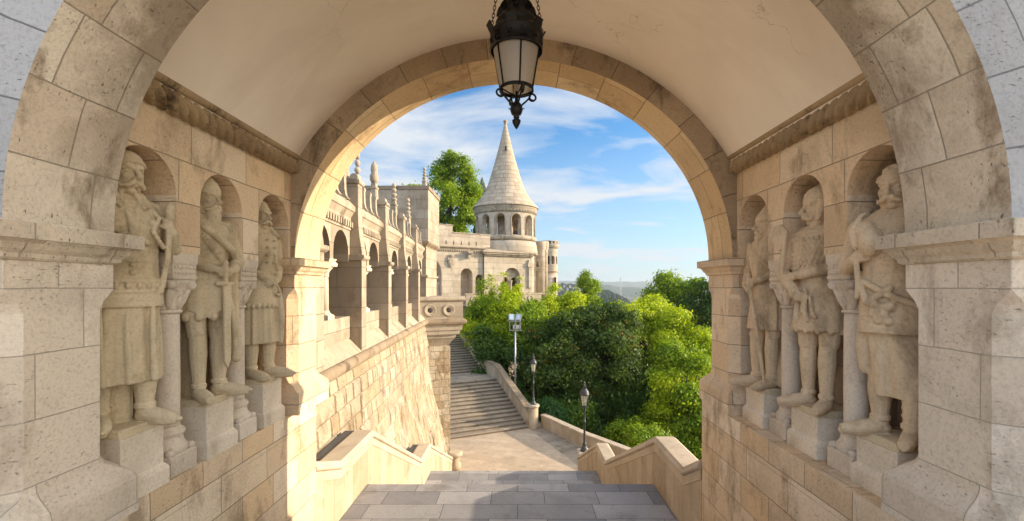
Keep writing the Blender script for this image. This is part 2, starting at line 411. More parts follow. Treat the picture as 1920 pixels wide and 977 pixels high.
    def build(s, name, mat, parent=None, merge=True, bevel=0.0, recalc=True):
        me = bpy.data.meshes.new(name)
        me.from_pydata(s.v, [], s.f)
        uvl = me.uv_layers.new(name='UVMap')
        flat = []
        for u in s.uv:
            for q in u: flat.extend((q[0], q[1]))
        if len(flat) == len(uvl.data) * 2: uvl.data.foreach_set('uv', flat)
        me.polygons.foreach_set('use_smooth', s.sm)
        if merge:
            bm = bmesh.new(); bm.from_mesh(me)
            bmesh.ops.remove_doubles(bm, verts=bm.verts, dist=1e-5)
            if recalc: bmesh.ops.recalc_face_normals(bm, faces=bm.faces)
            bm.to_mesh(me); bm.free()
        me.materials.append(MATS[mat])
        o = bpy.data.objects.new(name, me); col.objects.link(o)
        if bevel > 0:
            bv = o.modifiers.new('bevel', 'BEVEL'); bv.width = bevel; bv.segments = 2; bv.limit_method = 'ANGLE'; bv.angle_limit = R(35)
        if parent is not None: o.parent = parent
        return o

def panel(m, P, u0, u1, zb, zt, ops, depth, back=True, n=14, du=1e9, under=True, top=False):
    """a wall with round-headed openings; P(u,z,d)->point; ops = (uc, r, zs, zsill[, rise])"""
    def rect(a, b, z0, z1):
        k = max(1, int(math.ceil((b - a) / du)))
        for i in range(k):
            p, q = a + (b - a) * i / k, a + (b - a) * (i + 1) / k
            for d in ((0, depth) if back else (0,)):
                m.face([P(p, z0, d), P(q, z0, d), P(q, z1, d), P(p, z1, d)], [(p, z0), (q, z0), (q, z1), (p, z1)])
            if under and abs(z0 - zb) < 1e-9: m.face([P(p, z0, 0), P(q, z0, 0), P(q, z0, depth), P(p, z0, depth)])
            if top and abs(z1 - zt) < 1e-9: m.face([P(p, z1, 0), P(q, z1, 0), P(q, z1, depth), P(p, z1, depth)])
    cur = u0
    for op in ops:
        uc, r, zs, zo = op[:4]; rise = op[4] if len(op) > 4 else r
        if uc - r > cur + 1e-6: rect(cur, uc - r, zb, zt)
        if zo > zb + 1e-6: rect(uc - r, uc + r, zb, zo)
        prev = (uc - r, zs)
        for i in range(1, n + 1):
            t = PI - PI * i / n
            q = (uc + r * math.cos(t), zs + rise * math.sin(t))
            for d in ((0, depth) if back else (0,)):
                m.face([P(prev[0], prev[1], d), P(q[0], q[1], d), P(q[0], zt, d), P(prev[0], zt, d)],
                       [prev, q, (q[0], zt), (prev[0], zt)])
            m.face([P(*prev, 0), P(*q, 0), P(*q, depth), P(*prev, depth)],
                   [(0, zs + (i - 1) * PI * r / n), (0, zs + i * PI * r / n), (depth, zs + i * PI * r / n), (depth, zs + (i - 1) * PI * r / n)])
            if top: m.face([P(prev[0], zt, 0), P(q[0], zt, 0), P(q[0], zt, depth), P(prev[0], zt, depth)])
            prev = q
        for uu in (uc - r, uc + r):
            m.face([P(uu, zo, 0), P(uu, zs, 0), P(uu, zs, depth), P(uu, zo, depth)], [(0, zo), (0, zs), (depth, zs), (depth, zo)])
        if zo > zb + 1e-6: m.face([P(uc - r, zo, 0), P(uc + r, zo, 0), P(uc + r, zo, depth), P(uc - r, zo, depth)])
        cur = uc + r
    if u1 > cur + 1e-6: rect(cur, u1, zb, zt)
    for uu in (u0, u1):
        m.face([P(uu, zb, 0), P(uu, zt, 0), P(uu, zt, depth), P(uu, zb, depth)], [(0, zb), (0, zt), (depth, zt), (depth, zb)])
# ================================================================== GATEHOUSE
CX = -.065; AW = 2.885; ZS = .38; RISE = 2.63          # arch intrados ellipse
VR = 3.32; VZ = -.03                                    # vault circle
YN0, YN1, YF0, YF1 = 2.60, 3.32, 6.00, 6.75             # near arch, far arch
WL, WR = -3.00, 2.88                                    # niche wall planes
LL, LR = -3.00, 2.72                                    # ledge front planes
LEDGE = -1.67
ZL1, ZL2, ZPL = -3.97, -6.40, -8.95                     # landings and plaza
gate = empty('gatehouse', 'stone gatehouse passage with plastered barrel vault and carved niches framing the view', 'gatehouse', (0, 3, LEDGE))
GI = Matrix.Translation((0, -3, -LEDGE))
def gp(o, parent=None):                                  # parent to an empty that is not at the origin, geometry stays in world metres
    o.parent = parent or gate
    o.matrix_parent_inverse = (parent or gate).matrix_basis.inverted() if True else Matrix()
    return o
bpy.context.view_layer.update()
XF = None                                                # optional rigid placement applied to everything built while it is set
def part(mb, name, mat, parent=None, **kw):
    if XF is not None: mb.v = [tuple(XF @ Vector(p)) for p in mb.v]
    o = mb.build(name, mat, **kw)
    p = parent or gate
    o.parent = p
    w = Matrix.Identity(4); q = p
    chain = []
    while q is not None: chain.append(q); q = q.parent
    for q in reversed(chain): w = w @ (q.matrix_parent_inverse @ q.matrix_basis)
    o.matrix_parent_inverse = w.inverted()
    return o

def ell(t, k=1.0): return (CX + AW * k * math.cos(t), ZS + RISE * k * math.sin(t))
def vault_pt(t):
    # point of the vault circle seen from the ellipse centre at angle t
    dx, dz = math.cos(t) * AW, math.sin(t) * RISE
    c = ZS - VZ
    a = dx * dx + dz * dz; b = 2 * dz * c; cc = c * c - VR * VR
    k = (-b + math.sqrt(b * b - 4 * a * cc)) / (2 * a)
    return (CX + dx * k, ZS + dz * k)
NA = 64
def intrados(y0, y1, name, mat='arch_stone'):
    m = MB()
    L_ = 0
    for i in range(NA):
        a, b = ell(PI * i / NA), ell(PI * (i + 1) / NA)
        s_ = math.hypot(a[0] - b[0], a[1] - b[1])
        m.face([(a[0], y0, a[1]), (b[0], y0, b[1]), (b[0], y1, b[1]), (a[0], y1, a[1])],
               [(y0 * 1.0 + .12, L_), (y0 + .12, L_ + s_), (y1 + .12, L_ + s_), (y1 + .12, L_)], smooth=True)
        L_ += s_
    return m
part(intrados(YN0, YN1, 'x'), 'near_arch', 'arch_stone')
part(intrados(YF0, YF1, 'x'), 'far_arch', 'far_arch_stone')
def ring(y, outer, mat, name):
    m = MB(); L_ = 0
    for i in range(NA):
        t0, t1 = PI * i / NA, PI * (i + 1) / NA
        a, b = ell(t0), ell(t1); c, d = outer(t1), outer(t0)
        s_ = math.hypot(a[0] - b[0], a[1] - b[1])
        m.face([(a[0], y, a[1]), (b[0], y, b[1]), (c[0], y, c[1]), (d[0], y, d[1])], [(L_, .1), (L_ + s_, .1), (L_ + s_, .75), (L_, .75)])
        L_ += s_
    return part(m, name, mat)
def vclip(t):
    p = vault_pt(t)
    return (max(min(p[0], WR + .55), WL - .55), p[1])
ring(YF0, vclip, 'ring_stone', 'arch_ring')
ring(YN1, vclip, 'ring_stone', 'arch_ring')
def facade(y, x0, x1, zt, name, mat):
    m = MB(); L_ = 0
    def rg(t): return ell(t, 1.2)
    for i in range(NA):
        t0, t1 = PI * i / NA, PI * (i + 1) / NA
        a, b = ell(t0), ell(t1); c, d = rg(t1), rg(t0)
        s_ = math.hypot(a[0] - b[0], a[1] - b[1])
        m.face([(a[0], y, a[1]), (b[0], y, b[1]), (c[0], y, c[1]), (d[0], y, d[1])], [(.1, L_), (.1, L_ + s_), (.75, L_ + s_), (.75, L_)])
        L_ += s_
        m.face([(d[0], y, d[1]), (c[0], y, c[1]), (c[0], y, zt), (d[0], y, zt)])
    for xa, xb in ((x0, rg(PI)[0]), (rg(0)[0], x1)):
        m.face([(xa, y, ZS), (xb, y, ZS), (xb, y, zt), (xa, y, zt)])
    return part(m, name, mat)
facade(YN0, -8.0, 7.0, 6.2, 'near_facade', 'facade_stone')
facade(YF1, -4.2, 4.2, 5.0, 'far_facade', 'gallery_stone')
# vault
m = MB(); rows = []
ts = [PI * i / 60 for i in range(61)]
vp = [(CX + VR * math.cos(t), VZ + VR * math.sin(t)) for t in ts]
vp = [p for p in vp if p[1] > 1.60]
m.grid([[(p[0], YN1, p[1]) for p in vp], [(p[0], YF0, p[1]) for p in vp]])
part(m, 'vault', 'plaster')
# solid mass around the passage (keeps light out)
m = MB()
m.box(-8.0, -3.75, YN0 + .01, YF1 - .01, -4.6, 5.0)
m.box(3.65, 4.2, YN0 + .01, YF1 - .01, -4.6, 5.0)
m.box(-3.75, 3.65, YN0 + .01, YF1 - .01, 3.6, 5.0)
m.box(4.21, 7.0, YN0 + .01, YN0 + .8, -4.6, 6.2)
m.box(-8.0, 4.21, YN0 + .01, YN0 + .8, 5.01, 6.2)
part(m, 'outer_wall', 'gallery_stone')

# piers with chamfered corners, bases, imposts
def pier(side, y0, y1, near):
    inner = CX + side * AW
    outer = inner + side * (1.1 if not near else 4.0)
    x0, x1 = min(inner, outer), max(inner, outer)
    m = MB()
    prof = [(LEDGE + .001, .10, 0), (-1.42, .10, 0), (-1.38, .09, .01), (-1.30, .03, .04), (-1.26, .01, .09), (-1.2, 0, .11),
            (-.16, 0, .11), (-.10, 0, .08), (-.02, 0, .0), (.16, 0, 0)]
    m.rect_prof(x0, x1, y0 + .002, y1 - .002, prof)
    p = part(m, 'pier', 'pier_stone' if near else 'gate_stone')
    m = MB()
    m.rect_prof(x0, x1, y0, y1, [(.161, .012, 0), (.175, .03, 0), (.20, .035, 0), (.225, .06, 0), (.26, .075, 0), (.278, .10, 0), (.28, .125, 0), (.375, .125, 0), (ZS - .001, .12, 0)])
    part(m, 'impost', 'gate_stone' if not near else 'arch_stone', p)
for sd_ in (-1, 1):
    pier(sd_, YN0, YN1, True); pier(sd_, YF0, YF1, False)

# ledge walls under the statues
for side, lx in ((-1, LL), (1, LR)):
    m = MB()
    xo = side * 4.0
    m.box(min(lx, xo), max(lx, xo), YN0 - .0, YF1 + .003, -4.6, LEDGE - .30)
    m.box(min(lx - side * .0, xo), max(lx, xo), YN0 - .0, YF1 + .003, LEDGE - .298, LEDGE)
    part(m, 'ledge_wall', 'gate_stone', bevel=.006)

# niche walls
NICHES = [(3.665, .325), (4.615, .325), (5.595, .345)]
COLY = [4.11, 5.09]
for side, wx in ((-1, WL), (1, WR)):
    ztop = 1.13
    m = MB()
    P = lambda u, z, d, side=side, wx=wx: (wx + side * d, u, z)
    panel(m, P, YN1, YF0, .30, 1.70, [(c, r, ztop - r, .30) for c, r in NICHES], .42, back=False)
    part(m, 'niche_wall', 'gate_stone')
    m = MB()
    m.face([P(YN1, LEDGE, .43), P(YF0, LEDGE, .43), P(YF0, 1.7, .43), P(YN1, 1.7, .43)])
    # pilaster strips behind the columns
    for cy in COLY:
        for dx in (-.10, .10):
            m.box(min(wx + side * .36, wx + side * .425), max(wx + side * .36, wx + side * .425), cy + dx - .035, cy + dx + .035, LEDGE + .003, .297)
    part(m, 'niche_back', 'niche_shade_stone')
    # carved cornice: fillet + torus with leaves
    m = MB()
    x_in = wx
    prof = []
    NY = 260
    rows = []
    for j in range(NY + 1):
        y = YN1 + .002 + (YF0 - YN1 - .004) * j / NY
        row = []
        K = 36
        for k in range(K + 1):
            t = k / K
            if t < .75:                                  # torus
                th = -PI / 2 + (PI * .98) * (t / .75)
                ca = math.cos(th)
                base = .085
                # acanthus leaves leaning along the moulding
                ph = (y * 8.0 + t * 2.6) % 1.0
                leaf = (1 - abs(ph - .5) * 2)
                vein = .5 + .5 * math.cos(2 * PI * (y * 33 + t * 9))
                d = base + (.075 * leaf ** .8 + .012 * vein - .045) * max(0, ca) ** .4
                row.append((x_in - side * (.01 + d * ca * 1.05), y, 1.575 + (d * 1.0) * math.sin(th)))
            else:                                        # fillet above
                q = (t - .75) / .25
                pts = [(.035, 1.662), (.105, 1.668), (.125, 1.70), (.12, 1.735), (.02, 1.76)]
                f_ = q * (len(pts) - 1); i_ = min(int(f_), len(pts) - 2); w = f_ - i_
                a, b = pts[i_], pts[i_ + 1]
                row.append((x_in - side * (a[0] * (1 - w) + b[0] * w), y, a[1] * (1 - w) + b[1] * w))
        rows.append(row)
    m.grid(rows, None, True)
    m.face(rows[-1]); m.face(rows[0])
    part(m, 'cornice', 'cornice_stone')
    # columns
    for cy in COLY:
        xc = wx + side * .175
        mm = MB().lathe([(.098, -1.27), (.098, -1.2), (.100, -.9), (.096, -.3), (.092, -.235)], (xc, cy), 28, uvr=.1)
        c = part(mm, 'column', 'column_stone')
        b = MB()
        b.rect_prof(xc - .16, xc + .16, cy - .16, cy + .16, [(LEDGE + .002, 0, 0), (-1.50, 0, 0), (-1.485, -.01, .01)])
        b.lathe([(.150, -1.49), (.158, -1.47), (.155, -1.43), (.128, -1.39), (.118, -1.345), (.128, -1.33), (.138, -1.31), (.132, -1.285), (.106, -1.27), (.104, -1.255)], (xc, cy), 28)
        for sx in (-1, 1):
            for sy in (-1, 1):
                b.ellip((xc + sx * .122, cy + sy * .122, -1.465), (.042, .042, .04), n=10, m=6)
        part(b, 'column_base', 'column_stone', c, bevel=.004)
        k = MB()
        k.lathe([(.094, -.24), (.112, -.232), (.115, -.215), (.098, -.205)], (xc, cy), 28)
        rs = []
        for i in range(10):                              # bell from round to square
            t = i / 9; z = -.21 + .27 * t; r = .097 + .035 * t ** 2; half = .085 + .085 * t ** 1.6
            rg_ = []
            for a in range(48):
                th = 2 * PI * a / 48; c_, s_ = math.cos(th), math.sin(th)
                sq = half / max(abs(c_), abs(s_)) ; rr = r * (1 - t ** 1.5) + min(sq, half * 1.32) * t ** 1.5
                rr += .010 * (abs(math.sin(th * 4)) ** .5) * math.sin(PI * min(1, t * 1.25))
                rg_.append((xc + rr * c_, cy + rr * s_, z))
            rs.append(rg_)
        k.rings(rs)
        for sx in (-1, 1):
            for sy in (-1, 1):                           # corner volutes
                n45 = Vector((sx, sy, 0)).normalized(); sd = Vector((-n45.y, n45.x, 0))
                cc = Vector((xc + sx * .132, cy + sy * .118, .018))
                for th_, rr_ in ((.030, .040), (.040, .026), (.048, .012)):
                    ringA = [tuple(cc + sd * -th_ + (n45 * math.cos(t) + Vector((0, 0, 1)) * math.sin(t)) * rr_) for t in np.linspace(0, 2 * PI, 14, endpoint=False)]
                    ringB = [tuple(cc + sd * th_ + (n45 * math.cos(t) + Vector((0, 0, 1)) * math.sin(t)) * rr_) for t in np.linspace(0, 2 * PI, 14, endpoint=False)]
                    k.rings([ringA, ringB])
                # acanthus leaf rising to the volute
                c0 = Vector((xc, cy, 0))
                k.tube([c0 + n45 * .088 + Vector((0, 0, -.20)), c0 + n45 * .112 + Vector((0, 0, -.13)), c0 + n45 * .135 + Vector((0, 0, -.06)), c0 + n45 * .168 + Vector((0, 0, -.012))], [.016, .030, .032, .020], 8)
            for ax in (0, 1):                            # leaf rosettes on each face
                cxx, cyy = (xc + sx * .120, cy) if ax == 0 else (xc, cy + sx * .112)
                for a in range(5):
                    th = PI * .1 + a * PI * .2
                    off = (0, math.cos(th) * .040, math.sin(th) * .045) if ax == 0 else (math.cos(th) * .040, 0, math.sin(th) * .045)
                    k.ellip((cxx + off[0], cyy + off[1], -.035 + off[2]), (.017, .017, .022), n=8, m=5)
                pn = Vector((sx, 0, 0)) if ax == 0 else Vector((0, sx, 0))
                k.tube([c0 + pn * .088 + Vector((0, 0, -.20)), c0 + pn * .105 + Vector((0, 0, -.13)), c0 + pn * .128 + Vector((0, 0, -.085))], [.016, .028, .012], 8)
        k.rect_prof(xc - .172, xc + .172, cy - .150, cy + .150, [(.062, -.012, 0), (.075, 0, 0), (.10, 0, 0)])
        # carved guilloche frieze block
        k.rect_prof(xc - .165, xc + .165, cy - .145, cy + .145, [(.101, 0, 0), (.205, 0, 0)])
        for ax, sg in ((0, -1), (0, 1), (1, -1), (1, 1)):
            for q in range(6):
                t = (q + .5) / 6 * 2 - 1
                for zc in (.128, .178):
                    if ax == 0: cc = (xc + sg * .166, cy + t * .140, zc)
                    else: cc = (xc + t * .158, cy + sg * .146, zc)
                    k.ellip(cc, (.016, .016, .018), n=8, m=5)
        k.rect_prof(xc - .172, xc + .172, cy - .150, cy + .150, [(.206, 0, 0), (.235, .004, 0), (.299, .008, 0)])
        part(k, 'capital', 'column_stone', c)

# ================================================================== GROUND, STAIRS, PLAZA (setting)
def struct(mb, name, mat, **kw):
    o = mb.build(name, mat, **kw); tag(o, kind='structure'); return o
m = MB(); m.box(-40, 40, -60, 2.62, -1.95, -1.68)
struct(m, 'upper_terrace', 'plaza_stone')
def flight(m, x0, x1, ya, za, yb, zb, n):
    """steps descending from (ya,za) to (yb,zb)"""
    dy = (yb - ya) / n; dz = (zb - za) / n
    for i in range(n):
        z = za + dz * (i + 1) if dz < 0 else za + dz * i
        z1 = za + dz * i
        m.box(x0, x1, ya + dy * i, yb + .02 + i * .0, z - .02 if i < n - 1 else z - .02, z1 - .003 if i else z1 - .003) if False else None
        zt = za + dz * (i)                                # tread top
        m.box(x0, x1, ya + dy * i - .03, ya + dy * (i + 1), zt + dz - .05, zt)
m = MB()
flight(m, LL + .003, LR - .003, 2.65, -1.68, 7.40, ZL1, 15)
struct(m, 'stair_flight', 'step_stone', bevel=.006)
def landing(y0, y1, z, name):
    m = MB(); m.box(-3.049, 2.719, y0, y1, z - .16, z)
    struct(m, name, 'step_stone', bevel=.012)
landing(7.36, 9.17, ZL1, 'stair_landing'); landing(14.0, 15.85, ZL2, 'stair_landing')
m = MB()
flight(m, -3.049, 2.719, 9.16, ZL1 - .155, 14.0, ZL2, 15)
flight(m, -3.049, 2.719, 15.84, ZL2 - .155, 21.0, ZPL, 16)
struct(m, 'stair_flight', 'step_stone', bevel=.006)
# plaza
m = MB()
pts = [(-8, 20.9), (9.0, 20.9), (5.9, 22.2), (3.55, 25.5), (1.5, 29.3), (1.5, 31), (-8, 31)]
m.face([(x, y, ZPL) for x, y in pts], [((x * .94 - y * .34) * 1.0, (x * .34 + y * .94)) for x, y in pts])
m.box(-8, 1.5, 20.9, 31, ZPL - .6, ZPL - .01)
struct(m, 'plaza', 'plaza_stone', merge=False)
# darker paving strip running along the low wall
m = MB()
pts = [(.66, 28.7), (1.45, 29.2), (3.45, 25.45), (5.8, 22.1), (8.6, 21.0), (4.6, 21.0), (2.9, 23.0)]
m.face([(x, y, ZPL + .004) for x, y in pts], [(x * .85 + y * .5, -x * .5 + y * .85) for x, y in pts])
struct(m, 'paving_strip', 'far_step_stone', merge=False)

# far stairs, heading 25 degrees left
HD = Vector((-.4226, .9063, 0)); HR = Vector((.9063, .4226, 0))
FS0 = Vector((.66, 28.8, ZPL))
def FP(s, r, z): p = FS0 + HD * s + HR * r; return (p.x, p.y, z)
m = MB()
def fstep(m, s0, s1, z0, z1, r0=-8.5, r1=0.0):
    c = [FP(s0, r0, z0), FP(s0, r1, z0), FP(s1, r1, z0), FP(s1, r0, z0), FP(s0, r0, z1), FP(s0, r1, z1), FP(s1, r1, z1), FP(s1, r0, z1)]
    for q, uv in (((4, 5, 6, 7), 1), ((0, 1, 5, 4), 0), ((1, 2, 6, 5), 0), ((2, 3, 7, 6), 0), ((3, 0, 4, 7), 0)):
        pts = [c[k] for k in q]
        m.face(pts, [((Vector(p) - FS0).dot(HR) + z1 * 7.3, (Vector(p) - FS0).dot(HD) if uv else p[2] * 2.0) for p in pts])
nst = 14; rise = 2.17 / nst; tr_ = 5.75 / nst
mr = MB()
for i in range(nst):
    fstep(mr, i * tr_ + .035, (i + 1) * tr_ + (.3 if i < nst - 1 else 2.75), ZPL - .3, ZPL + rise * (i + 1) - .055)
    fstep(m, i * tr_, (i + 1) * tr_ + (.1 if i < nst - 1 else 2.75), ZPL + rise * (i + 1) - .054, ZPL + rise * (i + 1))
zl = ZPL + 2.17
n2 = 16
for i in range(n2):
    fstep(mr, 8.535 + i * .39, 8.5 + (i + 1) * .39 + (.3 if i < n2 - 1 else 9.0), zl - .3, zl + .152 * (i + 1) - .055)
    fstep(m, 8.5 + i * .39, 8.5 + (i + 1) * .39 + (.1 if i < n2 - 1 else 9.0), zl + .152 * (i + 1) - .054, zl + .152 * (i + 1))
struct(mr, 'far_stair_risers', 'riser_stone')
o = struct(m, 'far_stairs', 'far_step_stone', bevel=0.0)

# ------------------------------------------------------------------ parapets
def coping_sweep(m, side, lx, pts, w_in=.05, w=.36, h=.10):
    """moulded coping along (y,z) points, on a wall whose passage face is x=lx"""
    prof = [(-w_in, -.03), (-w_in - .012, -.005), (-w_in, .03), (-w_in + .02, .055), (-w_in + .03, h), (w - .03, h), (w + .04, .055), (w + .04, -.03), (0, -.06)]
    rows = []
    for i, (y, z) in enumerate(pts):
        rows.append([(lx + side * a, y, z - h + b) for a, b in prof])
    for a in range(len(rows) - 1):
        for k in range(len(prof)):
            k2 = (k + 1) % len(prof)
            m.face([rows[a][k], rows[a][k2], rows[a + 1][k2], rows[a + 1][k]])
    m.face(rows[0]); m.face(list(reversed(rows[-1])))
def stair_parapet(side, lx, pts, label, name='stair_parapet'):
    e = empty(name, label, 'parapet', (lx, pts[0][0], -4.9))
    m = MB(); t = .34
    for i in range(len(pts) - 1):
        (y0, z0), (y1, z1) = pts[i], pts[i + 1]
        zb0 = z0 - 1.7; zb1 = z1 - 1.7
        for d in (0, t):
            x = lx + side * d
            m.face([(x, y0, zb0), (x, y1, zb1), (x, y1, z1 - .12), (x, y0, z0 - .12)], [(y0 + d, zb0 + 20), (y1 + d, zb1 + 20), (y1 + d, z1 + 20), (y0 + d, z0 + 20)])
    for (y, z) in (pts[0], pts[-1]):
        m.face([(lx, y, z - 1.7), (lx + side * t, y, z - 1.7), (lx + side * t, y, z - .12), (lx, y, z - .12)])
    w = part(m, 'wall', 'parapet_stone', e)
    # raised frame band below the coping
    m = MB()
    for i in range(len(pts) - 1):
        (y0, z0), (y1, z1) = pts[i], pts[i + 1]
        c = [(lx - side * .012, y0, z0 - .30), (lx - side * .012, y1, z1 - .30), (lx - side * .012, y1, z1 - .11), (lx - side * .012, y0, z0 - .11)]
        m.face(c)
        m.face([c[0], c[1], (lx + side * .001, c[1][1], c[1][2]), (lx + side * .001, c[0][1], c[0][2])])
    part(m, 'frieze', 'coping_stone', e)
    m = MB(); coping_sweep(m, side, lx, pts)
    part(m, 'coping', 'coping_stone', e, bevel=.006)
    return e
PR = [(6.76, -2.56), (7.46, -2.95), (8.98, -2.95), (14.15, -5.40), (15.75, -5.40), (20.6, -7.66), (20.9, -7.75)]
PL = [(6.76, -2.60), (7.78, -2.97), (9.45, -2.97), (14.2, -5.36), (15.6, -5.36), (20.0, -7.40), (20.9, -7.80)]
stair_parapet(1, LR, PR, 'zigzag stone parapet on the right side of the steps below the gate', 'stair_parapet')
pl_ = stair_parapet(-1, -3.05, PL, 'zigzag stone parapet at the foot of the sloping wall on the left', 'stair_parapet')
for y0, y1, z in ((7.9, 9.5, -3.0), (14.25, 15.6, -5.40)):
    m = MB(); m.box(-3.62, -3.36, y0, y1, z - .3, z)
    part(m, 'dark_slab', 'dark_strip', pl_)  # near-black flat strip between the left parapet and the wall

# parapet of the far stairs
def path_wall(label, pts, t, h, mat, name='parapet', cat='parapet', cope=.09, foot=.8, recess=False):
    """pts = (x,y,zbase); straight pieces joined"""
    e = empty(name, label, cat, pts[0])
    m = MB(); c = MB()
    def nrm(i):
        a = Vector(pts[max(i - 1, 0)][:2]); b = Vector(pts[min(i + 1, len(pts) - 1)][:2])
        d = (b - a).normalized(); return Vector((d.y, -d.x))
    for i in range(len(pts) - 1):
        n0, n1 = nrm(i), nrm(i + 1)
        def Q(p, n, s, z): return (p[0] + n.x * s, p[1] + n.y * s, p[2] + z)
        a, b = pts[i], pts[i + 1]
        for mm, s0, s1, z0, z1 in ((m, 0, t, -foot, h - cope), (c, -.05, t + .05, h - cope + .002, h)):
            P8 = [Q(a, n0, s0, z0), Q(b, n1, s0, z0), Q(b, n1, s1, z0), Q(a, n0, s1, z0), Q(a, n0, s0, z1), Q(b, n1, s0, z1), Q(b, n1, s1, z1), Q(a, n0, s1, z1)]
            for q in ((0, 1, 5, 4), (2, 3, 7, 6), (4, 5, 6, 7), (0, 3, 2, 1)): mm.face([P8[k] for k in q])
            if i == 0: mm.face([P8[k] for k in (3, 0, 4, 7)])
            if i == len(pts) - 2: mm.face([P8[k] for k in (1, 2, 6, 5)])
    part(m, 'wall', mat, e); part(c, 'coping', 'moulding_stone' if recess else 'coping_stone', e, bevel=.01)
    return e
pts = [FP(0.15, 0, ZPL + .1), FP(5.75, 0, zl), FP(8.5, 0, zl), FP(14.9, 0, zl + 2.45), FP(24, 0, zl + 2.45)]
path_wall('stone parapet climbing with the far stairs from the lamp column', pts, .38, 1.0, 'parapet_stone', 'far_parapet', recess=True)
path_wall('low stone wall edging the plaza between the two lamp posts', [(9.3, 19.8, ZPL), (5.9, 22.2, ZPL), (3.55, 25.5, ZPL), (1.45, 29.15, ZPL)], .3, .80, 'parapet_stone', 'low_wall')
# column that carries the lamp
e = empty('lamp_column', 'round stone column ending the far stair parapet and carrying a lamp', 'column', (.95, 29.0, ZPL))
m = MB().lathe([(.36, ZPL - .3), (.36, ZPL + .14), (.31, ZPL + .18), (.31, ZPL + 1.30)], (.95, 29.0), 24, uvr=.3)
part(m, 'shaft', 'parapet_stone', e)
m = MB().lathe([(.31, ZPL + 1.301), (.38, ZPL + 1.33), (.39, ZPL + 1.43), (.34, ZPL + 1.48)], (.95, 29.0), 24)
part(m, 'cap', 'coping_stone', e)
# pedestal that carries the nearer lamp behind the parapet end
e = empty('lamp_pedestal', 'square stone pedestal under the nearer street lamp at the parapet end', 'pedestal', (3.05, 21.0, ZPL))
m = MB(); m.rect_prof(2.80, 3.30, 20.78, 21.3, [(ZPL - .2, .04, 0), (ZPL + .2, .04, 0), (ZPL + .24, 0, 0), (ZPL + 1.25, 0, 0)])
part(m, 'shaft', 'parapet_stone', e)
m = MB(); m.rect_prof(2.80, 3.30, 20.78, 21.3, [(ZPL + 1.251, .03, 0), (ZPL + 1.29, .06, 0), (ZPL + 1.36, .06, 0), (ZPL + 1.39, .0, 0)])
part(m, 'cap', 'coping_stone', e)
# small rounded stone bench block at the pier foot
e = empty('stone_bollard', 'low rounded stone block standing at the foot of the corner pier', 'bollard', (-3.1, 22.4, ZPL))
m = MB().lathe([(.30, ZPL), (.30, ZPL + .25), (.22, ZPL + .3), (.22, ZPL + .62)], (-3.12, 22.4), 20); part(m, 'shaft', 'parapet_stone', e)
m = MB().lathe([(.26, ZPL + .621), (.36, ZPL + .68), (.37, ZPL + .78), (.28, ZPL + .85)], (-3.12, 22.4), 20); part(m, 'cap', 'coping_stone', e)
# ================================================================== GALLERY (left, running away)
def GPm(u, z, d): return (-3.186 - .062 * u - d, u - .062 * d, z)
gal = empty('arcade_gallery', 'long stone arcade with stepped buttresses and pinnacles above the sloping wall on the left', 'arcade', (-3.7, 8, -1.7))
def gbox(m, u0, u1, d0, d1, z0, z1):
    c = [GPm(u0, z0, d0), GPm(u1, z0, d0), GPm(u1, z0, d1), GPm(u0, z0, d1), GPm(u0, z1, d0), GPm(u1, z1, d0), GPm(u1, z1, d1), GPm(u0, z1, d1)]
    for q in ((0, 3, 2, 1), (4, 5, 6, 7), (0, 1, 5, 4), (1, 2, 6, 5), (2, 3, 7, 6), (3, 0, 4, 7)): m.face([c[k] for k in q])
def gext(m, prof, u0, u1):
    """closed profile of (d,z) extruded along the gallery"""
    n = len(prof)
    for i in range(n):
        j = (i + 1) % n
        m.face([GPm(u0, prof[i][1], prof[i][0]), GPm(u0, prof[j][1], prof[j][0]), GPm(u1, prof[j][1], prof[j][0]), GPm(u1, prof[i][1], prof[i][0])])
    m.face([GPm(u0, z, d) for d, z in prof]); m.face([GPm(u1, z, d) for d, z in reversed(prof)])
SP = 2.98; B0 = 8.33; BW = .41
BU = [B0 + SP * i for i in range(5)]
U0, U1 = 6.9, 23.3
bay = SP - BW
# sill wall, sloping ledge
m = MB()
gext(m, [(.29, -.72), (.29, -1.26), (.75, -1.26), (.75, -.72)], U0, U1)
part(m, 'sill', 'gallery_stone', gal)
m = MB()
gext(m, [(.338, -1.24), (.0, -1.60), (.0, -1.78), (.7, -1.78), (.7, -1.24)], U0, U1)
part(m, 'sloping_ledge', 'trim_stone', gal)
m = MB(); m.tube([GPm(u, -1.73 , -.02) for u in np.linspace(6.78, 23.15, 30)], .135, 16)
part(m, 'string_moulding', 'moulding_stone', gal)
# arcade wall
ops = []
starts = [B0 - SP] + BU
for s_ in starts:
    a = s_ + BW
    for f in (.25, .75):
        uc = a + bay * f
        if uc - .55 > U0 and uc + .55 < U1: ops.append((uc, .535, .80, .62))
m = MB()
panel(m, lambda u, z, d: GPm(u, z, d + .30), U0, U1, .62, 1.62, ops, .42)
part(m, 'arcade_wall', 'gallery_stone', gal)
m = MB()                                                   # cornice with dentils
gext(m, [(.30, 1.60), (.27, 1.64), (.27, 1.70), (.20, 1.84), (.17, 1.86), (.16, 1.98), (.30, 2.13), (1.2, 2.13), (1.2, 1.60)], U0, U1)
part(m, 'cornice', 'trim_stone', gal)
m = MB()
u = U0 + .1
while u < U1:
    gbox(m, u, u + .085, .22, .31, 1.46, 1.598); u += .17
gbox(m, U0, U1, .27, .299, 1.40, 1.459)
o = part(m, 'dentils', 'trim_stone', gal)
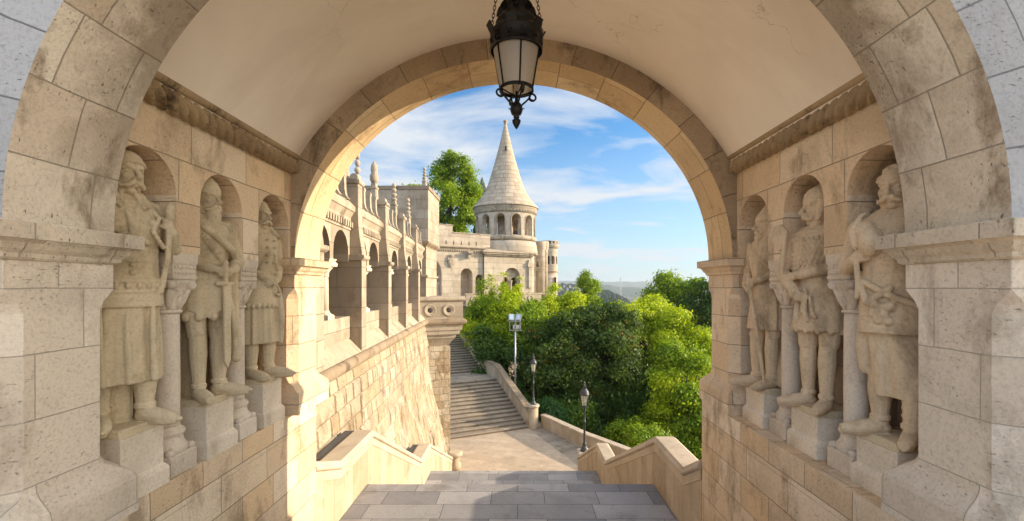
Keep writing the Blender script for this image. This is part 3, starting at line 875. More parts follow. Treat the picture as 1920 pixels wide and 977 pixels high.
# inside of the gallery: floor, back wall, ceiling
m = MB(); gbox(m, U0, U1, .76, 3.4, -1.75, -1.66); gbox(m, U0, U1, 3.4, 3.6, -1.66, 2.1); gbox(m, U0, U1, .78, 3.6, 2.131, 2.2)
part(m, 'inner_walls', 'gallery_stone', gal)
# columns with brackets
for s_ in starts:
    uc = s_ + BW + bay / 2
    if uc < U0 + .3 or uc > U1 - .3: continue
    p = GPm(uc, 0, .47)
    mm = MB().lathe([(.105, -.52), (.10, 0), (.095, .22)], (p[0], p[1]), 20, uvr=.1)
    c = part(mm, 'column', 'column_stone', gal)
    mm = MB(); mm.rect_prof(p[0] - .17, p[0] + .17, p[1] - .17, p[1] + .17, [(-.719, 0, 0), (-.63, 0, 0), (-.60, -.03, .05)])
    mm.lathe([(.15, -.61), (.15, -.585), (.115, -.555), (.125, -.535), (.107, -.519)], (p[0], p[1]), 20); part(mm, 'column_base', 'column_stone', c)
    mm = MB().lathe([(.10, .221), (.12, .235), (.10, .25), (.12, .33), (.15, .38)], (p[0], p[1]), 20)
    mm.rect_prof(p[0] - .13, p[0] + .13, p[1] - .11, p[1] + .11, [(.381, 0, 0), (.44, .03, 0), (.45, .09, 0), (.52, .10, 0), (.56, .06, 0), (.619, .09, 0)])
    part(mm, 'capital', 'column_stone', c)
# buttresses
def arcpts(c, r, a0, a1, n): return [(c[0] + r * math.cos(a0 + (a1 - a0) * i / n), c[1] + r * math.sin(a0 + (a1 - a0) * i / n)) for i in range(n + 1)]
for bu in BU:
    m = MB(); gbox(m, bu, bu + BW, .0, 1.25, -1.64, .66)
    b = part(m, 'buttress', 'gallery_stone', gal, bevel=.012)
    m = MB()
    gext(m, [(-.005, .661), (-.06, .70), (-.075, .72), (-.075, .79), (-.0, .80), (1.25, .80), (1.25, .661)], bu - .07, bu + BW + .07)
    part(m, 'cap_slab', 'trim_stone', b, bevel=.008)
    m = MB()
    sw = [(.0, .801), (.005, .88), (.03, 1.05), (.06, 1.25), (.085, 1.5), (.095, 1.8), (.10, 2.58)]
    gext(m, sw + [(.72, 2.58), (.72, .801)], bu + .02, bu + BW - .02)
    part(m, 'upper_buttress', 'gallery_stone', b, bevel=.01)
    m = MB()
    gext(m, [(.07, 2.581), (.05, 2.62), (.07, 2.68), (.70, 2.68), (.74, 2.62), (.70, 2.581)], bu - .03, bu + BW + .03)
    gext(m, arcpts((.22, 2.74), .10, -PI * .3, PI * 1.3, 12), bu + .06, bu + BW - .06)
    part(m, 'scroll_top', 'trim_stone', b)
# crest of small round-headed merlons
m = None
for i, s_ in enumerate(starts):
    k = 4
    for q in range(k):
        uc = s_ + BW + bay * (q + .5) / k
        if uc < U0 + .2 or uc > U1 - .15: continue
        m = MB()
        sl = 2.14
        gext(m, [(.20, sl - .03), (.27, 2.20), (.30, 2.34), (.31, 2.66), (.45, 2.66), (.46, 2.34), (.55, sl - .03)], uc - .075, uc + .075)
        gext(m, arcpts((.38, 2.70), .09, -PI * .25, PI * 1.25, 10), uc - .085, uc + .085)
        part(m, 'merlon', 'trim_stone', gal)
# pinnacles behind the buttress tops
def pinnacle(x, y, z0, z1, w, kind, parent):
    H = z1 - z0; w *= .82
    m = MB()
    m.rect_prof(x - w, x + w, y - w, y + w, [(z0, 0, w * .3), (z0 + H * .5, -w * .28, w * .25), (z0 + H * .502, -w * .1, w * .25), (z0 + H * .53, -w * .1, w * .25), (z0 + H * .532, -w * .35, w * .2), (z0 + H * .60, -w * .4, w * .2)])
    if kind == 0:
        m.lathe([(w * .45, z0 + H * .59), (w * .95, z0 + H * .66), (w * 1.0, z0 + H * .73), (w * .62, z0 + H * .80), (w * .80, z0 + H * .82), (w * .70, z0 + H * .92), (w * .12, z1)], (x, y), 12)
    else:
        for q in range(4):
            zz_ = z0 + H * (.62 + q * .1)
            m.lathe([(w * .4, zz_ - H * .03), (w * (.95 - q * .1), zz_ + H * .02), (w * .45, zz_ + H * .055)], (x, y), 8)
        m.lathe([(w * .4, z0 + H * .9), (w * .6, z0 + H * .95), (w * .1, z1)], (x, y), 8)
    return part(m, 'pinnacle', 'trim_stone', parent)
for i, bu in enumerate(BU):
    if i == 0: continue
    p = GPm(bu + BW / 2, 0, .50)
    pinnacle(p[0], p[1], 2.2, 4.0, .17, 0 if i == 2 else 1, gal)
p = GPm(BU[0] + 1.6, 0, .5)
for uu, dd, zt in ((16.0, 1.45, 4.75), (12.6, 1.45, 4.55)):
    p = GPm(uu, 0, dd); pinnacle(p[0], p[1], 2.2, zt, .17, 1, gal)
# end block
m = MB(); m.box(-11.0, -4.62, 23.3, 26.5, 2.35, 5.0); m.box(-10.9, -4.75, 23.42, 26.4, -3.2, 2.06)
blk = part(m, 'end_block', 'gallery_stone', gal)
m = MB(); m.box(-11.03, -4.57, 23.26, 26.54, 5.001, 5.18)
m.rect_prof(-10.9, -4.75, 23.42, 26.4, [(2.061, 0, 0), (2.12, .03, 0), (2.2, .12, 0), (2.26, .17, 0), (2.349, .17, 0)])
part(m, 'block_cornice', 'moulding_stone', blk)
m = MB(); m.rect_prof(-10.9, -4.75, 23.42, 26.4, [(.45, 0, 0), (.50, .08, 0), (.60, .10, 0), (.62, 0, 0)]); part(m, 'impost_band', 'trim_stone', blk)
pinnacle(-4.85, 23.5, 4.6, 6.2, .17, 1, gal)

# battered retaining wall, concave profile, irregular blocks
batt = empty('retaining_wall', 'steep sloping wall of rough irregular blocks below the arcade, sunlit', 'wall', (-3.8, 15, ZPL))
zs_ = [(-1.80, .05), (-2.2, .0), (-3.2, -.08), (-4.42, -.17), (-5.5, -.38), (-6.39, -.60), (-7.4, -.80), (-8.36, -1.0), (-9.4, -1.2)]
m = MB(); rows = []; tintrows = []
NU = 420; NZ = 190
prz = [z for z, d in zs_][::-1]; prd = [d for z, d in zs_][::-1]
Lz = np.linspace(-9.4, -1.80, NZ)
# blocks with random relief: rows of random height
rg = np.random.default_rng(5)
edges = [-9.5]
while edges[-1] < -1.7: edges.append(edges[-1] + rg.uniform(.30, .46))
rowcuts = []
for e_ in edges:
    c_ = [6.2]
    while c_[-1] < 23.6: c_.append(c_[-1] + rg.uniform(.32, .85))
    rowcuts.append((np.array(c_), rg.uniform(-.5, 1, len(c_))))
edges = np.array(edges)
us = np.linspace(6.76, 23.3, NU)
for z in Lz:
    ri = np.searchsorted(edges, z) - 1; ez = min(z - edges[ri], edges[ri + 1] - z)
    row = []; trow = []
    cuts, rr = rowcuts[ri]
    for u in us:
        ci = np.searchsorted(cuts, u) - 1; eu = min(u - cuts[ci], cuts[ci + 1] - u)
        k = min(1, min(ez, eu) / .035)
        rel = (.012 + .012 * rr[ci]) * k - .028 * (1 - k) + rg.normal(0, .003)
        row.append(GPm(u, z, float(np.interp(z, prz, prd)) + .0 - rel)); trow.append(.08 if min(ez, eu) < .012 else .2 + .8 * ((rr[ci] + .5) / 1.5))
    rows.append(row); tintrows.append(trow)
m.grid(rows, lambda a, b: (us[b] * 1.0, Lz[a]), smooth=False)
fc = part(m, 'facing', 'batter_stone', batt, merge=False)
at = fc.data.attributes.new('tint', 'FLOAT', 'FACE')
at.data.foreach_set('value', np.array([tintrows[i][j] for i in range(NZ - 1) for j in range(NU - 1)], dtype=np.float32))
m = MB(); gbox(m, 6.8, 23.0, .3, 2.0, -9.4, -1.82); part(m, 'core', 'gallery_stone', batt)

# bartizan balcony
bar = empty('corner_balcony', 'corbelled stone balcony with two round openings on a tall square pier', 'balcony', (-3.6, 24, ZPL))
BX0, BX1, BY0, BY1 = -5.2, -2.75, 22.9, 25.4
XF = Matrix.Translation((-3.6, 22.9, 0)) @ Matrix.Rotation(R(25), 4, 'Z') @ Matrix.Translation((3.6, -22.9, 0))
m = MB()
m.box(BX0, BX1, BY0, BY1, -1.60, -.72)
pr = part(m, 'parapet', 'gallery_stone', bar)
m = MB(); m.rect_prof(BX0, BX1, BY0, BY1, [(-.719, .0, 0), (-.70, .08, .02), (-.64, .12, .03), (-.56, .10, .02), (-.50, .02, 0)]); part(m, 'coping', 'trim_stone', bar)
m = MB(); m.rect_prof(BX0, BX1, BY0, BY1, [(-1.90, .04, 0), (-1.86, .13, .03), (-1.76, .17, .05), (-1.66, .14, .04), (-1.601, .02, 0)]); part(m, 'torus_moulding', 'moulding_stone', bar)
m = MB(); m.rect_prof(BX0, BX1, BY0, BY1, [(-3.3, -.62, 0), (-3.0, -.58, 0), (-2.85, -.50, 0), (-2.62, -.34, 0), (-2.60, -.30, 0), (-2.42, -.28, 0), (-2.40, -.14, 0), (-2.2, -.10, 0), (-2.18, -.04, 0), (-1.901, .0, 0)])
part(m, 'corbel', 'gallery_stone', bar)
m = MB(); m.rect_prof(BX0 + .62, BX1 - .62, BY0 + .62 - .45, BY1 - .62, [(ZPL - .2, .05, 0), (ZPL + .5, .05, 0), (ZPL + .55, 0, 0), (-3.0, 0, 0)]); part(m, 'pier', 'rubble_stone', bar)
for xc in (-4.45, -3.50):
    rs = []
    for (r, y) in ((.31, BY0 - .001), (.31, BY0 - .03), (.285, BY0 - .045), (.26, BY0 - .04), (.13, BY0 - .004)):
        rs.append([(xc + r * math.cos(2 * PI * k / 28), y, -1.16 + r * math.sin(2 * PI * k / 28)) for k in range(28)])
    m = MB(); m.rings(rs, .3, False); ro = part(m, 'roundel', 'trim_stone', bar)
    m = MB(); m.rings([[(xc + r * math.cos(2 * PI * k / 20), y, -1.16 + r * math.sin(2 * PI * k / 20)) for k in range(20)] for r, y in ((.131, BY0 - .003), (.06, BY0 - .012))], .3, True)
    part(m, 'opening', 'dark_recess', ro)

XF = None
# ================================================================== BASTION WITH ROUND TOWER
K = 50 / 853
bas = empty('bastion', 'pale stone bastion wall with arches and slotted parapet behind the balcony', 'bastion', (-5, 48, -8))
YB = 46.55; kb = YB / 853
TH = R(32)                                               # the bastion front is turned towards the river
PVX = (905 - 972) * kb
XF = Matrix.Translation((PVX, YB, 0)) @ Matrix.Rotation(TH, 4, 'Z') @ Matrix.Translation((-PVX, -YB, 0))
def bx(px):
    r = (px - 972) / 853
    return PVX + (YB * r - PVX) / (math.cos(TH) - r * math.sin(TH))
def bz(py): return (538 - py) * kb
PB = lambda u, z, d: (u, YB + d, z)
m = MB()
panel(m, PB, bx(770), bx(909), -1.6, bz(469), [(bx(800), 28 * kb, bz(512), -1.6, 27 * kb), (bx(875), 12 * kb, bz(516), -.9), (bx(899), 8.2 * kb, bz(523), -.9)], 1.1, back=False)
part(m, 'wall', 'tower_stone', bas)
m = MB(); m.box(bx(760), bx(909), YB + 1.1, YB + 1.3, -1.6, bz(469)); m.box(bx(765), bx(909), YB + .02, YB + 1.2, -12, -1.602)
part(m, 'inner_wall', 'tower_stone', bas)
# portal orders: columns and small arches inside the great arch
m = MB()
for px_, r_ in ((814, .16), (820, .16), (826, .16)):
    m.lathe([(r_ + .05, -1.6), (r_ + .05, -1.35), (r_, -1.3), (r_, .1), (r_ + .06, .25), (r_ + .1, .35)], (bx(px_), YB + .75), 12)
for q in range(10):
    pass
m.box(bx(809), bx(829), YB + .5, YB + 1.0, .36, .5)
for q in range(3): 
    m.tube([(bx(814 + q * 6) + .17 * math.cos(t), YB + .8, .9 + .17 * math.sin(t)) for t in np.linspace(0, PI, 8)], .05, 6)
part(m, 'portal', 'column_stone', bas)
# column between the pair of arches
m = MB().lathe([(.16, -.9), (.16, -.75), (.11, -.7), (.11, .55), (.16, .7), (.22, .95)], (bx(888.5), YB + .25), 12)
part(m, 'column', 'column_stone', bas)
# string course with dentils
def fr_profile(m, x0, x1, prof, y0=YB):
    n = len(prof)
    for i in range(n - 1):
        m.face([(x0, y0 - prof[i][0], prof[i][1]), (x1, y0 - prof[i][0], prof[i][1]), (x1, y0 - prof[i + 1][0], prof[i + 1][1]), (x0, y0 - prof[i + 1][0], prof[i + 1][1])])
    for x in (x0, x1): m.face([(x, y0 - a, b) for a, b in prof] )
m = MB()
fr_profile(m, bx(803), bx(909), [(-.2, bz(471)), (.05, bz(471)), (.1, bz(469)), (.22, bz(467.5)), (.3, bz(466)), (.3, bz(464)), (-.2, bz(464))])
x = bx(805)
while x < bx(908): m.box(x, x + .12, YB - .14, YB + .01, bz(473.5), bz(471) - .002); x += .24
part(m, 'string_course', 'trim_stone', bas)
# parapet with slots
m = MB()
panel(m, lambda u, z, d: (u, YB - .12 + d, z), bx(822), bx(918), bz(463.8), bz(441), [(bx(p), .055, bz(455), bz(462), .02) for p in (835.5, 850, 864, 878.5, 892)], .5, back=True, n=2)
panel(m, lambda u, z, d: (u, YB - .10 + d, z), bx(800), bx(848), bz(441) + .002, bz(427.5), [(bx(817.5), .07, bz(436), bz(440.8), .02)], .5, back=True, n=2)
m.box(bx(800), bx(822) - .002, YB - .1, YB + .3, bz(464), bz(441))
part(m, 'parapet', 'tower_stone', bas)
m = MB(); m.box(bx(800), bx(849), YB - .16, YB + .46, bz(427.5) + .002, bz(426)); m.box(bx(848.5), bx(919), YB - .18, YB + .44, bz(441) + .002, bz(439.3)); part(m, 'coping', 'trim_stone', bas)
# walkway behind the parapet
m = MB(); m.box(bx(790), bx(909), YB + .4, YB + 3.5, bz(470), bz(464)); part(m, 'wall_walk', 'tower_stone', bas)
# carved lion spout and coat of arms
m = MB(); m.box(bx(873), bx(882), YB - .55, YB + .01, bz(478), bz(472.5)); m.box(bx(874.5), bx(880.5), YB - .4, YB + .01, bz(485), bz(478) - .002)
for q in range(3): m.ellip((bx(875 + q * 2.6), YB - .55, bz(476)), (.1, .1, .14), n=8, m=5)
part(m, 'bracket', 'trim_stone', bas)
m = MB()
sx, sz = bx(845.5), bz(493)
shp = [(-.36, .42), (-.2, .36), (0, .45), (.2, .36), (.36, .42), (.36, -.1), (.26, -.36), (0, -.55), (-.26, -.36), (-.36, -.1)]
m.extr([(sx + a, sz + b) for a, b in shp], YB - .14, YB + .01)
m.extr([(sx + a * .7, sz + b * .7) for a, b in shp], YB - .20, YB - .141)
m.tube([(sx - .25, YB - .1, sz + .5), (sx, YB - .14, sz + .72), (sx + .25, YB - .1, sz + .5)], .07, 6)
for q in range(3): m.box(sx - .2, sx + .2, YB - .225, YB - .201, sz - .2 + q * .16, sz - .12 + q * .16)
part(m, 'coat_of_arms', 'trim_stone', bas)
# balcony balustrade with pierced circles in front
m = MB()
m.box(bx(866), bx(1005), YB - 1.0, YB - .8, bz(569), bz(552)); m.box(bx(864), bx(1007), YB - 1.06, YB - .74, bz(552) + .002, bz(549.5))
m.box(bx(866), bx(1005), YB - 1.0, YB + .01, bz(573), bz(569) - .002)
m.rect_prof(bx(886), bx(903), YB - .95, YB - .2, [(bz(600), -.2, 0), (bz(585), -.15, 0), (bz(580), 0, 0), (bz(573) - .003, .05, 0)])
for p in (880, 893, 985):
    m.rings([[(bx(p) + r * math.cos(2 * PI * k / 18), y, bz(560.5) + r * math.sin(2 * PI * k / 18)) for k in range(18)] for r, y in ((.36, YB - 1.001), (.36, YB - 1.06), (.25, YB - 1.06), (.22, YB - 1.005))], .3, False)
part(m, 'balustrade', 'tower_stone', bas)

PORTAL = XF @ Vector((bx(803), YB + .55, -1.6))
XF = None
YB = 48.0; kb = YB / 853
# --- tower
tow = empty('round_tower', 'round stone tower with tall conical stone roof and open arched lantern storey', 'tower', (-1.47, 51, -8))
TC = ((947 - 972) * K, 51.5)
kt = 50 / 853
def tz(py): return (538 - py) * kt
R0 = 58 * kt
m = MB()
PT = lambda u, z, d: (TC[0] + (R0 - .08 - d) * math.sin(u / R0), TC[1] - (R0 - .08 - d) * math.cos(u / R0), z)
nwin = 12
def win_px(px): return math.asin(max(-1, min(1, (px - 947) / 57))) * R0
wu = [win_px(903.5), win_px(939), win_px(968), win_px(995)]
step_ = 2 * PI * R0 / nwin
ops = []
cen = (wu[1] + wu[2]) / 2
for q in range(nwin):
    uc = cen + (q - nwin / 2 + .5) * step_
    ops.append((uc, .50, tz(414), tz(443)))
panel(m, PT, cen - PI * R0, cen + PI * R0, tz(444), tz(402), ops, .5, back=True, n=10, du=.25)
lt = part(m, 'lantern_wall', 'tower_stone', tow)
m = MB()
for uc, r_, zs1, zo in ops:                                 # raised arch surrounds
    pts = [PT(uc - .58, zo, -.02)] + [PT(uc + .58 * math.cos(t), zs1 + .58 * math.sin(t), -.02) for t in np.linspace(PI, 0, 14)] + [PT(uc + .58, zo, -.02)]
    m.tube(pts, .055, 6)
part(m, 'arch_surround', 'trim_stone', lt)
m = MB()
m.lathe([(R0 - .6, tz(452)), (R0 + .0, tz(452)), (R0 + .12, tz(449)), (R0 + .12, tz(446)), (R0 - .02, tz(444) - .002), (R0 - .6, tz(444) - .003)], TC, 64, cap=True)
m.lathe([(R0 - .09, tz(402) + .002), (R0 + .02, tz(400)), (R0 + .05, tz(396)), (R0 + .16, tz(393)), (R0 + .22, tz(390.5)), (R0 + .22, tz(389.5))], TC, 64)
for q in range(60):
    a = 2 * PI * q / 60
    M_ = Matrix.Translation((TC[0], TC[1], 0)) @ Matrix.Rotation(a, 4, 'Z')
    m.box(R0 + .03, R0 + .13, -.09, .09, tz(399.5), tz(396.5), M_)
part(m, 'ring_cornice', 'trim_stone', tow)
prof = [(R0 + .34, tz(389)), (R0 + .30, tz(386.5)), (R0 - .05, tz(380)), (R0 - .6, tz(369)), (R0 - 1.1, tz(355)), (R0 - 1.55, tz(335)), (R0 - 1.95, tz(312)), (R0 - 2.35, tz(288)), (R0 - 2.75, tz(262)), (R0 - 3.05, tz(240)), (.16, tz(226)), (.12, tz(224))]
prof2 = []
for i in range(len(prof) - 1):
    for q in range(4):
        t = q / 4; prof2.append((prof[i][0] * (1 - t) + prof[i + 1][0] * t, prof[i][1] * (1 - t) + prof[i + 1][1] * t))
prof2.append(prof[-1])
m = MB()
n_ = 64; rs = [[(TC[0] + r * math.cos(2 * PI * k / n_), TC[1] + r * math.sin(2 * PI * k / n_), z) for k in range(n_)] for r, z in prof2]
rr_ = [p[0] for p in prof2]
m.grid(rs, lambda a, b: (b / n_ * 2 * PI * 3.0, prof2[a][1]), True, True)
m.face(list(reversed(rs[0])))
cone = part(m, 'cone_roof', 'cone_stone', tow, merge=False)
m = MB().lathe([(.10, tz(225)), (.2, tz(223)), (.12, tz(222)), (.22, tz(220.5)), (.26, tz(218.5)), (.18, tz(216.3)), (.03, tz(215.6))], TC, 14); part(m, 'finial', 'trim_stone', tow)
m = MB(); yk = TC[1] - 1.02; m.box(TC[0] + .0, TC[0] + .16, yk - .12, yk + .4, tz(279), tz(272)); part(m, 'slit_window', 'dark_recess', cone)
# inner core seen through windows
m = MB().lathe([(.9, tz(450)), (.9, tz(402))], TC, 16); m.lathe([(R0 - .4, tz(404)), (R0 - .4, tz(403))], TC, 32); part(m, 'inner_newel', 'tower_stone', tow)
# flared drum under the lantern
m = MB().lathe([(R0 + .25, tz(478)), (R0 + .22, tz(470)), (R0 + .12, tz(460)), (R0 + .02, tz(453))], TC, 64, uvr=R0); part(m, 'drum', 'tower_stone', tow)
# square base with the pair-arch window and bevelled corner
PV2 = (950 - 972) * kb; YT = YB - .25
XF = Matrix.Translation((PV2, YT, 0)) @ Matrix.Rotation(TH, 4, 'Z') @ Matrix.Translation((-PV2, -YT, 0))
def txp(px):
    r = (px - 972) / 853
    return PV2 + (YT * r - PV2) / (math.cos(TH) - r * math.sin(TH))
bx = txp
x0, x1 = txp(908), txp(997)
m = MB()
panel(m, lambda u, z, d: (u, YB - .25 + d, z), x0, x1, -12, bz(478), [(bx(960.5), 17.5 * kb, bz(519), bz(550), 17 * kb)], .55, back=False, n=18)
part(m, 'base_wall', 'tower_stone', tow)
m = MB()
panel(m, lambda u, z, d: (u, YB + .30 + d, z), x0, x1, -2, bz(490), [(bx(952), 6.8 * kb, bz(526), bz(548)), (bx(969.5), 6.8 * kb, bz(526), bz(548))], .4, back=False)
m.box(x0, x1, YB + 2.5, YB + 2.7, -2, bz(478))
m.lathe([(.14, bz(548)), (.12, bz(546)), (.12, bz(530)), (.2, bz(526))], (bx(960.8), YB + .1), 10)
part(m, 'window_tracery', 'tower_stone', tow)
m = MB()                                                     # chamfered corner and receding side
xe = txp(1004)
m.face([(x1, YB - .25, -12), (xe, YB - .02, -12), (xe, YB - .02, bz(478)), (x1, YB - .25, bz(478))])
m.face([(xe, YB - .02, -12), (xe - 1.0, YB + 8, -12), (xe - 1.0, YB + 8, bz(478)), (xe, YB - .02, bz(478))])
m.face([(x0, YB - .25, -12), (x0, YB + 8, -12), (x0, YB + 8, bz(478)), (x0, YB - .25, bz(478))])
m.box(txp(990), txp(996), YB - .42, YB - .2, bz(540), bz(486)); m.box(txp(988), txp(998), YB - .5, YB - .2, bz(500), bz(492))
part(m, 'side_wall', 'tower_stone', tow)
m = MB()                                                     # cornice of the square base
poly = [(x0 - .2, YB - .55), (x1 + .1, YB - .55), (xe + .25, YB + .4), (xe - .8, YB + 8), (x0 - .2, YB + 8)]
for z0, z1, g in ((bz(478) + .002, bz(475), 0), (bz(475) + .001, bz(472), .12)):
    c = [(a + (g if a > 0 or a > x0 + 1 else -g) * 1.0, b - (g if b < YB + 5 else 0)) for a, b in poly]
    for k in range(5):
        k2 = (k + 1) % 5; m.face([(*c[k], z0), (*c[k2], z0), (*c[k2], z1), (*c[k], z1)])
    m.face([(*p, z1) for p in c]); m.face([(*p, z0) for p in c])
x = x0
while x < x1: m.box(x, x + .1, YB - .45, YB - .24, bz(481), bz(478) - .001); x += .2
part(m, 'base_cornice', 'trim_stone', tow)
m = MB()                                                     # sloped apron between cornice and drum
c0 = [(x0 - .1, YB - .5, bz(472) + .003), (x1 + .1, YB - .5, bz(472) + .003), (xe + .2, YB + .5, bz(472) + .003), (xe - .8, YB + 7, bz(472) + .003), (x0 - .1, YB + 7, bz(472) + .003)]
ap = (TC[0], TC[1], bz(455))
for k in range(5): m.face([c0[k], c0[(k + 1) % 5], ap])
part(m, 'apron', 'tower_stone', tow)

XF = None
# --- receding east front with corner turret
fro = empty('river_front', 'narrow receding river front of tall columns and balconies beside the round tower', 'building', (2.6, 58, -8))
m = MB()
fy0, fy1 = YB + 5.5, 66.0
def FX(y): return 1.98 + (y - fy0) * .118
nb = 5
for q in range(nb):
    ya = fy0 + (fy1 - fy0) * q / nb; yb_ = ya + .9
    m.box(FX(ya) - .8, FX(ya) + .12, ya, yb_, -12, 3.4 - q * .0)
m.box(.6, 1.95, fy0 - 3.5, fy1, -12, 3.39)
part(m, 'wall', 'tower_stone', fro)
m = MB()
for q in range(nb):
    ya = fy0 + (fy1 - fy0) * q / nb
    m.box(FX(ya) - .6, FX(ya) + .55, ya + .2, ya + 2.6, 2.15, 2.35); m.box(FX(ya) - .6, FX(ya) + .35, ya + .3, ya + 2.5, 1.9, 2.148)
    m.box(FX(ya) + .42, FX(ya) + .5, ya + .2, ya + 2.6, 2.352, 3.0)
part(m, 'balcony', 'trim_stone', fro)
m = MB()
for px_, y_ in ((1013, 56.0), (1019, 58.5)):
    k_ = y_ / 853
    m.lathe([(.55, -1), (.55, (538 - 470) * k_), (.62, (538 - 468) * k_), (.68, (538 - 466) * k_), (.68, (538 - 455) * k_), (.6, (538 - 453) * k_)], ((px_ - 972) * k_, y_), 16)
part(m, 'corner_turret', 'tower_stone', fro)
tur = empty('far_turret', 'small round turret with flat crown at the far end of the river front', 'turret', (4.5, 66, -8))
kq = 66 / 853; tcx = (1030 - 972) * kq
rt = 15.5 * kq
m = MB()
PTT = lambda u, z, d: (tcx + (rt - d) * math.sin(u / rt), 66 - (rt - d) * math.cos(u / rt), z)
q_ = lambda py: (538 - py) * kq
cen = 0
ops = []
stp = 2 * PI * rt / 10
for q in range(10): ops.append(((q - 4.5) * stp + .1, .24, q_(484), q_(496)))
panel(m, PTT, -PI * rt + .1, PI * rt + .1, q_(508), q_(467), ops, .3, back=True, n=8, du=.2)
lw = part(m, 'window_storey', 'tower_stone', tur)
m = MB().lathe([(rt - .5, q_(508)), (rt - .5, q_(470))], (tcx, 66), 20); part(m, 'inner_core', 'dark_recess', tur)
m = MB().lathe([(rt - .02, -12), (rt - .02, q_(511))], (tcx, 66), 28, uvr=rt); part(m, 'drum', 'tower_stone', tur)
m = MB().lathe([(rt, q_(511)), (rt + .15, q_(510)), (rt + .15, q_(508.2)), (rt, q_(508))], (tcx, 66), 28); part(m, 'moulding', 'trim_stone', tur); m = MB().lathe([(rt, q_(467)), (rt + .12, q_(465)), (rt + .22, q_(462)), (rt + .22, q_(460))], (tcx, 66), 28); part(m, 'moulding', 'trim_stone', tur)
m = MB()
for q in range(14):
    a = 2 * PI * q / 14
    M_ = Matrix.Translation((tcx, 66, 0)) @ Matrix.Rotation(a, 4, 'Z')
    m.box(rt - .15, rt + .12, -.17, .17, q_(460), q_(454), M_)
m.lathe([(rt + .1, q_(460) + .001), (rt + .1, q_(457.5))], (tcx, 66), 28)
m.lathe([(rt + .15, q_(454) + .002), (rt + .15, q_(452.6))], (tcx, 66), 28)
part(m, 'crown', 'tower_stone', tur)
m = MB(); k_ = 66 / 853; m.box(tcx + .75, tcx + .9, 66 - rt - .03, 66 - rt + .4, q_(545), q_(520)); part(m, 'door', 'dark_recess', tur)
# distant spire peeking beside the tree
sp = empty('church_spire', 'small pointed grey spire peeking between the tree and the conical roof', 'spire', (-7.5, 95, 0))
ks = 95 / 853
m = MB().lathe([(.9, -5), (.9, (538 - 362) * ks), (1.3, (538 - 360) * ks), (.75, (538 - 350) * ks), (.12, (538 - 334) * ks), (.02, (538 - 331) * ks)], ((904 - 972) * ks, 95), 8, smooth=False)
part(m, 'roof', 'grey_iron', sp)
# ================================================================== HANGING LANTERN
LX, LY = -.02, 4.66
lan = empty('hanging_lantern', 'black wrought iron lantern with milky glass hanging on chains from the vault', 'lantern', (LX, LY, 1.6))
m = MB()
def circ(r, z, n=36, ph=0): return [(LX + r * math.cos(2 * PI * k / n + ph), LY + r * math.sin(2 * PI * k / n + ph), z) for k in range(n)]
m.rings([circ(.262, 2.40), circ(.268, 2.405), (circ(.268, 2.425)), circ(.262, 2.43), circ(.262, 2.56), circ(.27, 2.565), circ(.27, 2.585), circ(.25, 2.585), circ(.25, 2.40)], cap=False)
band = part(m, 'band', 'black_iron', lan)
m = MB()
for k in range(12):                                          # pierced crosses and bars on the band
    m = MB()
    a = 2 * PI * (k + .5) / 12
    M_ = Matrix.Translation((LX, LY, 2.495)) @ Matrix.Rotation(a, 4, 'Z') @ Matrix.Translation((.266, 0, 0))
    if k % 2 == 0:
        for s_ in (-1, 1):
            M2 = M_ @ Matrix.Rotation(s_ * PI / 4, 4, 'X'); m.box(-.006, .006, -.03, .03, -.006, .006, M2)
        m.ellip(tuple((M_ @ Vector((.006, 0, 0)))), (.012, .012, .012), n=8, m=5)
    else:
        for q in (-.03, 0, .03): m.box(-.005, .005, q - .005, q + .005, -.04, .04, M_)
        m.box(-.006, .002, -.036, .036, -.045, -.039, M_)
    part(m, 'band_ornament', 'black_iron', band)
for k in range(6):                                           # crown leaves on the rim
    m = MB()
    a = 2 * PI * k / 6 + .35
    M_ = Matrix.Translation((LX, LY, 2.60)) @ Matrix.Rotation(a, 4, 'Z') @ Matrix.Translation((.275, 0, 0)) @ Matrix.Rotation(.5, 4, 'Y')
    m.box(-.008, .008, -.05, .05, -.03, .055, M_)
    part(m, 'crown_leaf', 'black_iron', band)
m = MB()
m.lathe([(.25, 2.585), (.235, 2.62), (.20, 2.63), (.20, 2.68), (.215, 2.69), (.20, 2.72), (.165, 2.745), (.155, 2.78)], (LX, LY), 32, cap=False)
m.lathe([(.155, 2.78), (.13, 2.90), (.095, 3.0), (.05, 3.08), (.03, 3.1), (.045, 3.13), (.02, 3.16)], (LX, LY), 12)
hood = part(m, 'hood', 'black_iron', lan)
m = MB()
for k in range(8):                                           # vent cups round the hood
    a = 2 * PI * k / 8
    c_ = (LX + .165 * math.cos(a), LY + .165 * math.sin(a))
    M_ = Matrix.Translation((c_[0], c_[1], 2.81)) @ Matrix.Rotation(a, 4, 'Z') @ Matrix.Rotation(-.35, 4, 'Y')
    m.rings([[tuple(M_ @ Vector((-.01, r * math.cos(t), r * math.sin(t) * 1.3))) for t in np.linspace(0, 2 * PI, 12, endpoint=False)] for r in (.036,)] + [[tuple(M_ @ Vector((.025, .042 * math.cos(t), .052 * math.sin(t)))) for t in np.linspace(0, 2 * PI, 12, endpoint=False)]], cap=False)
part(m, 'vent', 'black_iron', hood)
